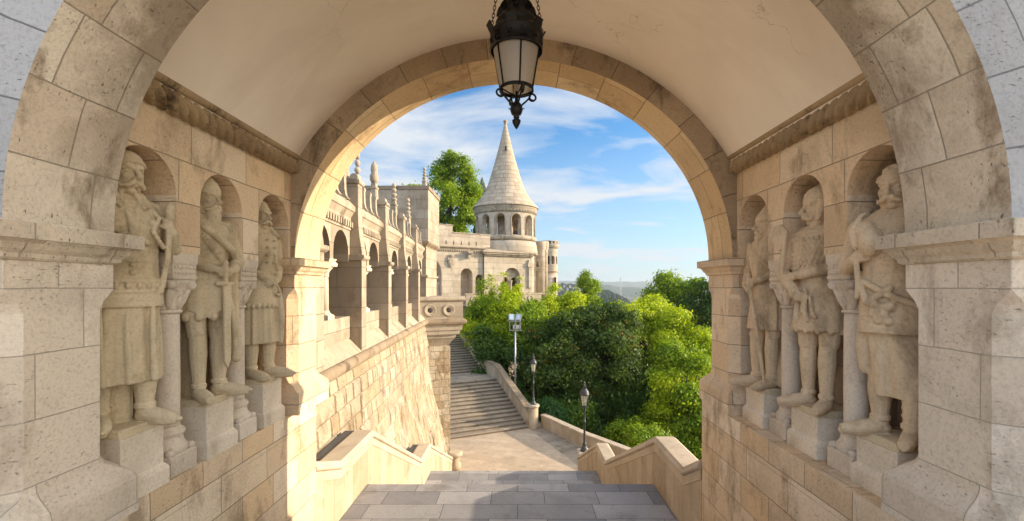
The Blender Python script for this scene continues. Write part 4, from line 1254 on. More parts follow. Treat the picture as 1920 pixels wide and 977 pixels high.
# glass body
m = MB(); rows = []
for z, r in ((2.41, .236), (2.21, .202), (2.02, .164)): rows.append(circ(r, z, 48))
m.grid(rows, None, True, True); part(m, 'glass', 'milky_glass', lan)
m = MB()
for k in range(6):
    a = 2 * PI * k / 6 + R(-79)
    m.tube([(LX + r * math.cos(a), LY + r * math.sin(a), z) for z, r in ((2.42, .245), (2.0, .170))], .0095, 6)
part(m, 'rib', 'black_iron', lan)
m = MB(); m.rings([circ(.160, 2.035), circ(.176, 2.035), circ(.178, 2.005), circ(.160, 2.005), circ(.160, 2.035)], cap=False)
rim = part(m, 'bottom_rim', 'black_iron', lan)
m = MB()
for k in range(4):                                           # scrolls below
    a = 2 * PI * k / 4 + .35; ca, sa = math.cos(a), math.sin(a)
    pts = []
    for q in range(26):
        t = q / 25
        if t < .45:
            u = t / .45; rr = .035 + .12 * math.sin(u * PI / 2) ** 1.3; z = 1.84 + .16 * u - .05 * u * u * 0
            if u > .6: z = 1.84 + .16 * u
        else:
            u = (t - .45) / .55; th = PI * .75 - u * PI * 1.6
            rr = .175 + .035 * math.cos(th) * 1.1; z = 1.965 + .035 * math.sin(th)
        pts.append((LX + rr * ca, LY + rr * sa, z))
    m.tube(pts, [.0105] * 20 + [.0105, .0115, .013, .014, .015, .012], 6)
    m.tube([(LX + .16 * ca, LY + .16 * sa, 2.01), (LX + .09 * ca, LY + .09 * sa, 1.98), (LX + .02 * ca, LY + .02 * sa, 1.96)], .008, 6)
part(m, 'scrolls', 'black_iron', lan)
m = MB().lathe([(.012, 2.0), (.018, 1.90), (.045, 1.875), (.062, 1.84), (.064, 1.80), (.05, 1.765), (.025, 1.75), (.034, 1.735), (.022, 1.72), (.045, 1.705), (.042, 1.68), (.022, 1.64), (.004, 1.615)], (LX, LY), 20)
for k in range(6):
    a = 2 * PI * k / 6; m.tube([(LX + .055 * math.cos(a), LY + .055 * math.sin(a), 1.82), (LX + .085 * math.cos(a), LY + .085 * math.sin(a), 1.825)], [.01, .002], 5)
part(m, 'finial', 'black_iron', lan)
m = MB().lathe([(.02, 2.0), (.028, 2.05), (.05, 2.14), (.04, 2.2), (.015, 2.23)], (LX, LY), 14); part(m, 'bulb', 'milky_glass', lan)
for sgn in (-1, 1):                                          # chains
    a0 = Vector((LX + sgn * .262, LY, 2.60)); a1 = Vector((LX + sgn * .165, LY, 3.27))
    n_ = 17; m = MB(); d = (a1 - a0) / n_; dn = d.normalized()
    for q in range(n_):
        c = a0 + d * (q + .5); side = Vector((0, 1, 0)) if q % 2 else Vector((dn.z, 0, -dn.x))
        pts = []
        for k in range(13):
            t = 2 * PI * k / 12; pts.append(c + dn * math.cos(t) * .026 + side * math.sin(t) * .013)
        m.tube(pts, .0042, 5, cap=False)
    part(m, 'chain', 'black_iron', lan)
m = MB().tube([(LX, LY, 3.1), (LX, LY, 3.29)], .012, 8); part(m, 'rod', 'black_iron', lan)

# ================================================================== STREET LAMPS
def street_lamp(label):
    e = empty('street_lamp', label, 'street lamp', (0, 0, 0), group='iron street lamps by the parapet')
    H = 3.25
    m = MB().lathe([(.20, 0), (.20, .05), (.17, .07), (.16, .14), (.12, .17), (.085, .24), (.10, .30), (.075, .36), (.055, .42), (.05, .9), (.046, 1.3), (.06, 1.32), (.06, 1.35), (.044, 1.37), (.04, 1.85), (.06, 1.88), (.05, 1.92), (.07, 1.95), (.075, 2.0), (.045, 2.03)], n=16)
    p_ = m.build('post', 'grey_iron', e)
    m = MB()
    for k in range(4):
        a = PI / 4 + k * PI / 2
        m.tube([(.05 * math.cos(a), .05 * math.sin(a), 2.0), (.12 * math.cos(a), .12 * math.sin(a), 2.03), (.14 * math.cos(a), .14 * math.sin(a), 2.1)], .012, 5)
    m.lathe([(.05, 2.03), (.13, 2.06), (.14, 2.09), (.13, 2.1)], n=12)
    m.build('lamp_holder', 'grey_iron', e)
    m = MB().lathe([(.125, 2.10), (.185, 2.58)], n=6, smooth=False, cap=False); g = m.build('glass', 'lamp_glass', e)
    m = MB()
    for k in range(6):
        a = 2 * PI * k / 6; m.tube([(.128 * math.cos(a), .128 * math.sin(a), 2.09), (.19 * math.cos(a), .19 * math.sin(a), 2.60)], .011, 5)
    m.build('glass_frame', 'grey_iron', g)
    m = MB().lathe([(.20, 2.58), (.235, 2.60), (.235, 2.64), (.20, 2.66), (.205, 2.72), (.17, 2.78), (.10, 2.86), (.085, 2.9), (.10, 2.92), (.075, 2.97), (.04, 3.06), (.03, 3.1), (.045, 3.13), (.02, 3.17), (.004, H)], n=12)
    for k in range(6):
        a = 2 * PI * k / 6 + .3; m.ellip((.23 * math.cos(a), .23 * math.sin(a), 2.67), (.02, .02, .04), n=6, m=4)
    for k in range(6):
        a = 2 * PI * k / 6; m.tube([(.11 * math.cos(a), .11 * math.sin(a), 2.88), (.07 * math.cos(a), .07 * math.sin(a), 3.02), (.03 * math.cos(a), .03 * math.sin(a), 3.12)], .014, 5)
    m.build('lamp_roof', 'grey_iron', e)
    m = MB().lathe([(.02, 2.1), (.03, 2.2), (.045, 2.3), (.03, 2.38), (.01, 2.4)], n=10); m.build('bulb', 'white_lamp_box', e)
    return e
def copy_tree(o, parent=None):
    c = o.copy(); col.objects.link(c)
    if parent is not None: c.parent = parent
    for ch in list(o.children): copy_tree(ch, c)
    return c
l1 = street_lamp('grey iron street lamp standing on the square pedestal where the near right parapet ends')
l1.location = (3.05, 21.0, ZPL + 1.39); l1.rotation_euler = (0, 0, .25)
l2 = copy_tree(l1); l2.location = (.95, 29.0, ZPL + 1.48); l2.rotation_euler = (0, 0, .6)
l2['label'] = 'grey iron street lamp standing on the round column at the foot of the far stairs'

# ================================================================== FLOODLIGHT MAST
fk = 33 / 853
fl = empty('floodlight_mast', 'tall thin galvanised mast with two square floodlights and a box on its crossarm', 'floodlight', (-.23, 33, -9.5))
fx = (966 - 972) * fk; fz = lambda py: (538 - py) * fk
m = MB().tube([(fx, 33, -9.5), (fx, 33, fz(597))], [.075, .055], 10)
for q in range(16): m.tube([(fx - .14, 33, -8.2 + q * .34), (fx + .14, 33, -8.2 + q * .34)], .012, 5)
part(m, 'pole', 'galvanised', fl)
m = MB(); m.box(fx - .45, fx + .42, 32.95, 33.05, fz(603) - .03, fz(603) + .03); m.box(fx - .42, fx + .5, 32.9, 33.0, fz(619) - .04, fz(619) + .03)
m.box(fx - .43, fx - .37, 32.9, 33.0, fz(619), fz(603)); m.box(fx + .33, fx + .40, 32.9, 33.0, fz(619), fz(603))
part(m, 'crossarm', 'galvanised', fl)
for sx in (-1, 1):
    M_ = Matrix.Translation((fx + sx * .27 - .02, 32.85, fz(595.5))) @ Matrix.Rotation(sx * -.25, 4, 'Z') @ Matrix.Rotation(.12, 4, 'Y') @ Matrix.Rotation(R(-22), 4, 'X')
    m = MB(); m.box(-.17, .17, -.10, .12, -.20, .22, M_); m.box(-.20, .20, -.13, -.101, -.23, .25, M_)
    h = part(m, 'floodlight', 'galvanised', fl)
    m = MB(); m.box(-.13, .13, -.135, -.131, -.15, .17, M_); part(m, 'lens', 'mirror_glass', h)
m = MB(); m.box(fx - .16, fx + .30, 32.75, 32.95, fz(616), fz(609)); part(m, 'control_box', 'white_lamp_box', fl)
m = MB(); m.box(fx - .30, fx - .17, 32.75, 32.95, fz(616), fz(609)); m.box(fx - .02, fx + .03, 32.735, 32.749, fz(615.5), fz(609.5)); part(m, 'vent_grille', 'black_iron', fl)

# ================================================================== PEOPLE (tiny, seen through the tower openings and the portal)
def person(label, loc, rz, shirt, trousers):
    verts = [(0, 0, .95), (0, 0, 1.15), (0, 0, 1.36), (0, 0, 1.48), (0, .18, 1.40), (0, .25, 1.12), (.06, .24, .88), (0, -.18, 1.40), (0, -.25, 1.12), (.06, -.24, .88), (0, .1, .90), (.02, .11, .5), (0, .12, .08), (.14, .12, .03), (0, -.1, .90), (.02, -.11, .5), (0, -.12, .08), (.14, -.12, .03), (0, 0, 1.55)]
    edges = [(0, 1), (1, 2), (2, 3), (2, 4), (4, 5), (5, 6), (2, 7), (7, 8), (8, 9), (0, 10), (10, 11), (11, 12), (12, 13), (0, 14), (14, 15), (15, 16), (16, 17), (3, 18)]
    rad = [.14, .13, .15, .06, .06, .045, .035, .06, .045, .035, .09, .06, .045, .04, .09, .06, .045, .04, .055]
    e = empty('person', label, 'person', loc, rz)
    me = bpy.data.meshes.new('body'); me.from_pydata(verts, edges, []); o = bpy.data.objects.new('body', me); col.objects.link(o); o.parent = e
    sk = o.modifiers.new('skin', 'SKIN')
    bm = bmesh.new(); bm.from_mesh(me)
    ly = bm.verts.layers.skin.verify()
    for v, r in zip(bm.verts, rad): v[ly].radius = (r, r)
    bm.verts.ensure_lookup_table(); bm.verts[0][ly].use_root = True
    bm.to_mesh(me); bm.free()
    o.modifiers.new('s', 'SUBSURF').levels = 1; o.modifiers['s'].render_levels = 1
    me.materials.append(MATS[shirt])
    m = MB(); m.ellip((.01, 0, 1.66), (.095, .08, .12)); m.ellip((.10, 0, 1.65), (.02, .015, .02)); m.build('head', 'skin', e)
    m = MB(); m.ellip((-.015, 0, 1.69), (.10, .09, .115)); m.build('hair', 'hair', e)
    return e
person('person in a yellow top looking out of the left opening of the round tower', (TC[0] - 2.35, 49.6, tz(459)), R(-70), 'cloth_yellow', 'cloth_dark')
person('person in dark clothes leaning at a front opening of the round tower', (TC[0] + 1.15, 48.75, tz(461)), R(-110), 'cloth_dark', 'cloth_dark')
person('person in red standing in the great arched portal of the bastion', tuple(PORTAL), R(-90), 'cloth_red', 'cloth_dark')

# ================================================================== STATUES
from mathutils import Quaternion
class Fig:
    def __init__(s): s.m = MB()
    def cap(s, a, b, ra, rb, n=12):
        a, b = Vector(a), Vector(b); d = b - a; L = max(d.length, 1e-4); dn = d / L
        pts = []; rr = []
        for t in (-.92, -.7, -.38, 0): pts.append(a + dn * ra * t); rr.append(ra * math.sqrt(max(0.02, 1 - t * t)))
        for t in (0, .38, .7, .92): pts.append(b + dn * rb * t); rr.append(rb * math.sqrt(max(0.02, 1 - t * t)))
        s.m.tube(pts, rr, n); return s
    def chain(s, pts, rr, n=12):
        for i in range(len(pts) - 1): s.cap(pts[i], pts[i + 1], rr[i], rr[i + 1], n)
        return s
    def ell(s, c, r, rot=None):
        M = Matrix.Rotation(rot[1], 3, rot[0]) if rot else None
        s.m.ellip(c, r, M, 18, 12); return s
    def loft(s, secs, n=40, folds=0, amp=0.0, ph=0.0, sup=2.0, hem=0.0):
        """secs: (z, cx, cy, rx, ry[, foldweight])"""
        rs = []
        for sc in secs:
            z, cx, cy, rx, ry = sc[:5]; fw = sc[5] if len(sc) > 5 else 0
            ring = []
            for k in range(n * 3 if folds else n):
                nn = n * 3 if folds else n
                t = 2 * PI * k / nn; c, s_ = math.cos(t), math.sin(t)
                q = 1 / (abs(c) ** sup + abs(s_) ** sup) ** (1 / sup)
                f = 1 + fw * amp * (math.sin(folds * t + ph) + .45 * math.sin(folds * 1.7 * t + ph * 2 + z * 2)) if folds else 1
                zz_ = z + (hem * fw * math.sin(5 * t + ph) if hem else 0)
                ring.append((cx + rx * q * c * f, cy + ry * q * s_ * f, zz_))
            rs.append(ring)
        s.m.rings(rs, .3, True, True); return s
    def slab(s, pts, thick, M=None):
        """thin closed prism from outline pts in local yz, extruded in x"""
        s.m.extr(pts, -thick / 2, thick / 2, M, axis='x'); return s
    def cord(s, pts, r, beads=True):
        pts = [Vector(p) for p in pts]
        fine = []
        for i in range(len(pts) - 1):
            for q in range(5): fine.append(pts[i].lerp(pts[i + 1], q / 5))
        fine.append(pts[-1])
        s.m.tube(fine, [r * (1.25 if (i % 2 and beads) else .9) for i in range(len(fine))], 8); return s
    def finish(s, name, parent, mat, voxel=.0072):
        o = s.m.build(name, mat, None, merge=True)
        md = o.modifiers.new('vox', 'REMESH'); md.mode = 'VOXEL'; md.voxel_size = voxel
        sm = o.modifiers.new('sm', 'SMOOTH'); sm.factor = .25; sm.iterations = 1
        dg = bpy.context.evaluated_depsgraph_get(); dg.update()
        me = bpy.data.meshes.new_from_object(o.evaluated_get(dg))
        me.polygons.foreach_set('use_smooth', [True] * len(me.polygons))
        old = o.data; o.modifiers.clear(); o.data = me; bpy.data.meshes.remove(old)
        if not me.materials: me.materials.append(MATS[mat])
        o.parent = parent
        return o

def head(f, c, yaw, hair='bald', moust=1.0, beard=0, sc=1.0, pitch=0.0):
    """c = centre of skull; +x forward before yaw"""
    sc = sc * 1.14
    Mz = Matrix.Rotation(yaw, 3, 'Z') @ Matrix.Rotation(pitch, 3, 'Y')
    C = Vector(c)
    def W(p): q = Mz @ (Vector(p) * sc); return (C.x + q.x, C.y + q.y, C.z + q.z)
    def E(p, r, extra=None):
        M = Mz if extra is None else Mz @ extra
        f.m.ellip(W(p), (r[0] * sc, r[1] * sc, r[2] * sc), M, 20, 14)
    def T(ps, rs, n=10): f.m.tube([W(p) for p in ps], [r * sc for r in rs], n)
    E((-.005, 0, .035), (.118, .094, .115))                  # skull
    E((.030, 0, -.045), (.078, .070, .105))                  # face
    E((.052, 0, .045), (.062, .070, .050))                   # forehead
    E((.066, 0, -.132), (.034, .036, .026))                  # chin
    for s_ in (-1, 1):
        T([(-.02, s_ * .080, -.05), (.01, s_ * .068, -.105), (.055, s_ * .030, -.135)], [.026, .030, .022])     # jaw line
        E((.082, s_ * .040, -.040), (.020, .024, .020))      # cheek bone
        T([(.080, s_ * .070, .012), (.104, s_ * .044, .030), (.110, s_ * .016, .020)], [.009, .0135, .010])      # brow ridge
        E((.090, s_ * .036, -.004), (.011, .017, .009))      # eyelid
        E((-.005, s_ * .094, -.025), (.022, .013, .034)); E((-.002, s_ * .104, -.020), (.012, .006, .020))
    T([(.106, 0, .024), (.126, 0, -.012), (.146, 0, -.046), (.138, 0, -.060)], [.010, .0125, .0185, .012])
    for s_ in (-1, 1): E((.124, s_ * .016, -.054), (.013, .0105, .010))
    T([(.094, .026, -.100), (.106, 0, -.103), (.094, -.026, -.100)], [.006, .0115, .006])
    if moust:
        for s_ in (-1, 1):
            T([(.120, s_ * .002, -.074), (.119, s_ * .024, -.082), (.104, s_ * .052, -.092 - .012 * moust), (.082, s_ * .074, -.088 - .02 * moust), (.070, s_ * .086, -.066 - .01 * moust)],
              [.010, .0185, .0165, .011, .005])
    if beard:
        T([(.06, 0, -.105), (.088, 0, -.165), (.096, 0, -.17 - beard * .55), (.092, 0, -.17 - beard)], [.062, .056, .034, .006], 14)
        for k in range(6):
            y = (k - 2.5) * .019
            T([(.108 - abs(y), y, -.115), (.140 - abs(y) * 1.3, y * .95, -.185), (.126, y * .45, -.16 - beard * .75)], [.008, .0105, .005], 6)
    if hair == 'short':
        rr = np.random.default_rng(3)
        E((-.03, 0, .045), (.108, .102, .112))
        for k in range(110):
            a = rr.uniform(-PI, PI); e_ = rr.uniform(-.25, PI / 2)
            x = math.cos(e_) * math.cos(a); y = math.cos(e_) * math.sin(a); z = math.sin(e_)
            if x > .50 and z < .70: continue
            if z < 0 and x > -.1: continue
            E((-.015 + x * .115, y * .098, .038 + z * .118), (.024, .019, .016))
    return W, E

def arm(f, sh, el, wr, r=(.078, .062, .046), n=12):
    f.chain([sh, el], (r[0], r[1]), n); f.chain([el, wr], (r[1], r[2]), n)
def hand(f, w, d, up, curl=.8, s=1.0, thumb=1):
    """hand at wrist w pointing along d, back of the hand towards up"""
    w = Vector(w); d = Vector(d).normalized(); up = Vector(up); up = (up - d * up.dot(d)).normalized(); sd_ = d.cross(up)
    pc = w + d * .055 * s
    f.chain([tuple(w), tuple(w + d * .04 * s)], (.034 * s, .036 * s))
    for q in (-1, 0, 1): f.cap(tuple(w + d * .02 * s + sd_ * q * .02 * s), tuple(w + d * .085 * s + sd_ * q * .026 * s), .022 * s, .019 * s)
    for q, L in zip((-1.5, -.5, .5, 1.5), (.85, 1, .95, .75)):
        b = w + d * .088 * s + sd_ * q * .0215 * s
        a1 = curl * .55; a2 = curl * 1.35; a3 = curl * 2.0
        p = b; pts = [tuple(p)]
        for an, ln in ((a1, .042), (a2, .030), (a3, .024)):
            p = p + (d * math.cos(an) - up * math.sin(an)) * ln * L * s; pts.append(tuple(p))
        f.m.tube(pts, [.0135 * s, .0125 * s, .0115 * s, .009 * s], 8)
    t0 = w + d * .03 * s + sd_ * thumb * .034 * s
    t1 = t0 + (d * .6 + sd_ * thumb * .5 - up * .5).normalized() * .038 * s; t2 = t1 + (d * .8 - up * .6).normalized() * .032 * s
    f.m.tube([tuple(t0), tuple(t1), tuple(t2)], [.017 * s, .014 * s, .010 * s], 8)
def boot(f, x, y, yaw, z0=0.0, L=.30, pointed=True, leg=(.62, .02), rk=.078, ra=.055):
    M = Matrix.Rotation(yaw, 3, 'Z')
    def W(p): q = M @ Vector(p); return (x + q.x, y + q.y, z0 + q.z)
    kz = leg[0]
    f.chain([W((leg[1], 0, kz)), W((.0 + leg[1] * .5, 0, kz * .68)), W((0, 0, .13)), W((0, 0, .08))], (rk * .95, rk * 1.02, ra, ra * 1.05))
    f.m.ellip(W((leg[1] + .045, 0, kz - .01)), (.040, .046, .055), M)          # knee
    f.m.ellip(W((leg[1] * .6 - .030, 0, kz * .66)), (.055, .055, .12), M)      # calf
    for zz_ in (.125, .145): f.m.tube([W((math.cos(t) * (ra + .008), math.sin(t) * (ra + .008), zz_)) for t in np.linspace(0, 2 * PI, 14)], .009, 6)
    f.m.ellip(W((-.005, 0, .05)), (.07, .055, .052), M)
    pts = [W((.02, 0, .065)), W((L * .4, .004, .052)), W((L * .68, .006, .040)), W((L * (1.0 if pointed else .92), 0, .030))]
    f.m.tube(pts, [.062, .058, .050, .014 if pointed else .036], 12)
    f.m.tube([W((-.05, 0, .016)), W((L * .5, .0, .016)), W((L * .88, 0, .016))], [.03, .046, .03], 10)
def base_rock(f, w=.34, d=.36, h=.07):
    f.m.ellip((-.03, 0, -.01), (.16, .17, .022), None, 18, 8)

def pedestal(e, depth=.44, w=.42, H=.50):
    m = MB()
    m.rect_prof(-depth + .18, .18, -w / 2, w / 2, [(-H, .03, 0), (-H + .13, .03, 0), (-H + .155, .022, .0), (-H + .18, 0, .0), (-.004, 0, 0)])
    m.build('plinth_block', 'pedestal_stone', e, bevel=.008)
    m = MB(); m.rect_prof(-depth + .19, .17, -w / 2 + .01, w / 2 - .01, [(-.003, 0, .01), (.045, -.004, .015), (.058, -.02, .02)])
    m.build('base_slab', 'statue_stone', e)
    return e

def statue(label, side, y, mat, fn, yaw=0.0, dx=0.0):
    wx = WL if side < 0 else WR
    PED = -1.16 if side < 0 else -1.27
    x = wx + side * .195 - side * dx
    e = empty('statue', label, 'statue', (x, y, PED), 0 if side < 0 else PI, group=None)
    pedestal(e, H=-LEDGE + PED if False else (PED - LEDGE - .001))
    f = Fig(); fn(f)
    o = f.finish('figure', e, mat)
    o.rotation_euler = (0, 0, yaw); o.location = (0, 0, .05); o.scale = (1.08, 1.07, 1.02 if side < 0 else 1.035)
    return e

# --- figures: +x faces the passage, +y is the figure's left
def fig_horseman(f):          # left near: cap with cheek plates, braided jacket, long skirt, staff in raised left hand
    base_rock(f)
    boot(f, -.03, -.115, R(-18), leg=(.5, .0)); boot(f, .05, .13, R(22), leg=(.5, .0))
    f.cap((-.10, .02, .05), (-.10, .02, .5), .09, .09)
    f.loft([(.34, -.01, 0, .185, .262, 1), (.55, -.01, 0, .178, .255, 1), (.8, -.01, 0, .168, .242, .8), (1.0, 0, 0, .158, .228, .4), (1.16, 0, 0, .155, .22, 0)], folds=9, amp=.07, ph=.7)
    for yy, ph in ((-.18, 0), (-.02, 1), (.14, 2)):
        f.chain([(.135, yy, 1.0), (.165, yy - .01, .7), (.175, yy, .36)], (.012, .022, .026))
    f.loft([(.93, 0, 0, .178, .262), (.96, 0, 0, .180, .264), (1.06, 0, 0, .172, .252), (1.2, 0, 0, .160, .232), (1.33, 0, 0, .157, .222)], sup=2.2)       # jacket skirt
    f.loft([(1.28, 0, 0, .160, .225), (1.40, 0, 0, .158, .222), (1.55, .005, 0, .172, .242), (1.68, .0, 0, .168, .252), (1.76, -.01, 0, .14, .235), (1.82, -.02, 0, .085, .13), (1.86, -.02, 0, .06, .07)], sup=2.3)
    for z in (1.30, 1.385): f.loft([(z - .012, 0, 0, .168, .233), (z + .012, 0, 0, .168, .233)])
    f.loft([(1.125, 0, 0, .180, .25), (1.15, 0, 0, .180, .25)]); f.loft([(1.045, 0, 0, .184, .262), (1.065, 0, 0, .184, .262)])
    for k in range(14):
        t = -PI * .55 + PI * 1.1 * k / 13
        f.ell((.186 * math.cos(t), .262 * math.sin(t), 1.096), (.018, .018, .024))
    for z in (1.20, 1.26): f.ell((.176, 0, z), (.016, .022, .022))
    for (y, z) in ((-.12, 1.60), (-.10, 1.52), (-.07, 1.44), (.12, 1.60), (.08, 1.44)): f.ell((.186 - abs(y) * .12, y, z), (.02, .026, .026))
    for s_ in (-1, 1):
        f.cord([(.125, s_ * .10, 1.755), (.168, s_ * .17, 1.64), (.188, s_ * .12, 1.53), (.172, s_ * .17, 1.45), (.150, s_ * .21, 1.40)], .0155)
        f.cord([(.14, s_ * .05, 1.75), (.186, s_ * .03, 1.62), (.190, s_ * .015, 1.50), (.176, s_ * .10, 1.42)], .013)
        f.chain([(.188, s_ * .008, 1.42), (.192, s_ * .008, 1.56), (.17, s_ * .02, 1.70)], (.008, .009, .008))
        f.chain([(.0, s_ * .085, 1.855), (.10, s_ * .085, 1.80), (.172, s_ * .075, 1.70)], (.026, .026, .012)); f.chain([(.05, s_ * .12, 1.80), (.165, s_ * .10, 1.72)], (.022, .012)); f.chain([(.085, s_ * .04, 1.84), (.17, s_ * .06, 1.72)], (.018, .012))
    f.cap((-.02, 0, 1.80), (.005, 0, 1.90), .066, .062)
    W, E = head(f, (.02, 0, 1.99), R(14), moust=1.1, sc=1.0)
    # cap with cheek plates and rear flap
    E((-.008, 0, .062), (.128, .110, .098)); E((-.05, 0, -.01), (.085, .100, .12))
    for s_ in (-1, 1):
        f.m.tube([W((.0, s_ * .100, .03)), W((.012, s_ * .098, -.05)), W((.03, s_ * .078, -.115))], [.034, .028, .016], 10)
        E((-.05, s_ * .112, .02), (.034, .022, .046)); E((-.05, s_ * .128, .02), (.016, .012, .022))
    f.m.tube([W((.072, -.094, .045)), W((.112, -.050, .062)), W((.124, 0, .068)), W((.112, .050, .062)), W((.072, .094, .045))], [.010, .011, .012, .011, .010], 8)
    f.m.tube([W((-.10, 0, .0)), W((-.13, 0, -.12)), W((-.13, 0, -.24))], [.06, .05, .03], 10)
    # arms
    f.ell((-.01, .235, 1.70), (.09, .085, .085)); f.ell((-.01, -.235, 1.70), (.09, .085, .085))
    arm(f, (-.01, .25, 1.68), (.02, .33, 1.42), (.13, .27, 1.53), (.080, .066, .048))
    hand(f, (.14, .265, 1.545), (-.1, -.25, 1), (1, .3, .2), 1.0, 1.05, thumb=-1)
    f.cap((.155, .245, 1.70), (.155, .25, 1.66), .032, .030); f.chain([(.155, .25, 1.74), (.14, .24, 1.3), (.12, .20, 1.05)], (.022, .02, .022))
    f.cap((.155, .25, 1.72), (.155, .25, 1.745), .034, .030)
    arm(f, (-.01, -.25, 1.68), (-.06, -.29, 1.40), (-.02, -.27, 1.15), (.080, .064, .048)); hand(f, (-.02, -.27, 1.14), (.1, .05, -1), (0, -1, 0), .5)
    f.chain([(.10, -.22, .93), (.14, -.235, .80), (.13, -.235, .66), (.10, -.22, .62)], (.03, .045, .05, .035))   # purse
    f.cord([(.08, -.235, 1.02), (.12, -.24, .9)], .012)
def fig_bearded(f):           # left middle: conical helmet, long beard, hide tunic, sword
    base_rock(f)
    boot(f, .09, -.10, R(-12), leg=(.66, -.03), L=.27, pointed=False, rk=.074, ra=.05); boot(f, .02, .14, R(30), leg=(.64, .0), L=.30)
    f.chain([(.06, -.10, .62), (.02, -.11, 1.05)], (.076, .11)); f.chain([(.02, .13, .6), (.0, .12, 1.05)], (.076, .11))
    f.chain([(-.16, 0, .05), (-.16, 0, 1.5)], (.11, .16))      # cloak mass behind
    f.loft([(.82, 0, 0, .17, .24, 1), (.95, 0, 0, .168, .235, .7), (1.12, 0, 0, .158, .222, .4), (1.3, 0, 0, .145, .20, 0), (1.36, 0, 0, .146, .198)], folds=7, amp=.07, hem=.045)
    for k in range(7): f.ell((.12 * math.cos(k * .6 - 1.8) + .03, .22 * math.sin(k * .6 - 1.8), .80), (.04, .035, .045))
    f.loft([(1.28, 0, 0, .148, .20), (1.45, .01, 0, .162, .225), (1.6, .01, 0, .168, .245), (1.70, -.01, 0, .15, .24), (1.78, -.02, 0, .10, .15), (1.84, -.02, 0, .06, .065)], sup=2.2)
    # cloak over both shoulders with strap
    f.chain([(.0, -.23, 1.68), (-.07, -.27, 1.3), (-.09, -.27, .95), (-.1, -.24, .6)], (.10, .075, .07, .05))
    f.chain([(.0, .23, 1.68), (-.03, .29, 1.3), (-.03, .30, .95), (.0, .30, .6), (.02, .29, .38)], (.10, .075, .07, .06, .04))
    f.chain([(.06, -.21, 1.74), (.17, -.10, 1.66), (.195, .02, 1.56), (.18, .16, 1.46), (.12, .24, 1.38)], (.03, .034, .034, .034, .03))
    f.chain([(.14, -.17, 1.66), (.178, -.06, 1.50), (.172, .03, 1.38)], (.020, .022, .020))
    for k in range(9): f.ell((.190, -.12 + k * .018, 1.60 - k * .026), (.016, .012, .007))
    f.loft([(1.31, 0, 0, .156, .21), (1.35, 0, 0, .156, .21)])
    f.cap((-.02, 0, 1.78), (.0, 0, 1.88), .066, .062)
    W, E = head(f, (.015, 0, 1.97), R(16), moust=1.3, beard=.17)
    f.m.rings([[W((r * 1.08 * math.cos(t) - .008, r * .95 * math.sin(t), z)) for t in np.linspace(0, 2 * PI, 24, endpoint=False)] for r, z in ((.122, .03), (.122, .07), (.105, .12), (.075, .165), (.035, .20), (.01, .215))], .3)
    for s_ in (-1, 1): f.m.tube([W((-.02, s_ * .10, .05)), W((-.02, s_ * .105, -.06)), W((-.03, s_ * .10, -.16))], [.04, .04, .03], 10)
    f.m.tube([W((-.10, 0, .04)), W((-.10, 0, -.08)), W((-.11, 0, -.18))], [.06, .06, .05], 10)
    # arms to the hilt
    arm(f, (-.01, -.25, 1.66), (.02, -.31, 1.38), (.17, -.04, 1.27), (.078, .064, .048)); hand(f, (.185, -.02, 1.265), (.1, 1, -.1), (.9, 0, .5), 1.0, 1.0)
    arm(f, (-.01, .25, 1.66), (.05, .31, 1.36), (.19, .16, 1.26), (.078, .064, .048)); hand(f, (.2, .14, 1.25), (.0, -1, -.1), (.9, 0, .4), 1.1, 1.0, thumb=-1)
    f.chain([(.225, .06, 1.33), (.23, .06, 1.12)], (.024, .02)); f.chain([(.21, -.01, 1.12), (.21, .14, 1.12)], (.022, .022))
    f.slab([(.06 - .036, 1.12), (.06 + .036, 1.12), (.06 + .03, .36), (.06, .28), (.06 - .03, .36)], .032, Matrix.Translation((.215, .02, 0)))
    f.chain([(.20, .10, 1.0), (.19, .17, .75), (.16, .21, .45), (.15, .22, .36)], (.03, .03, .028, .045))
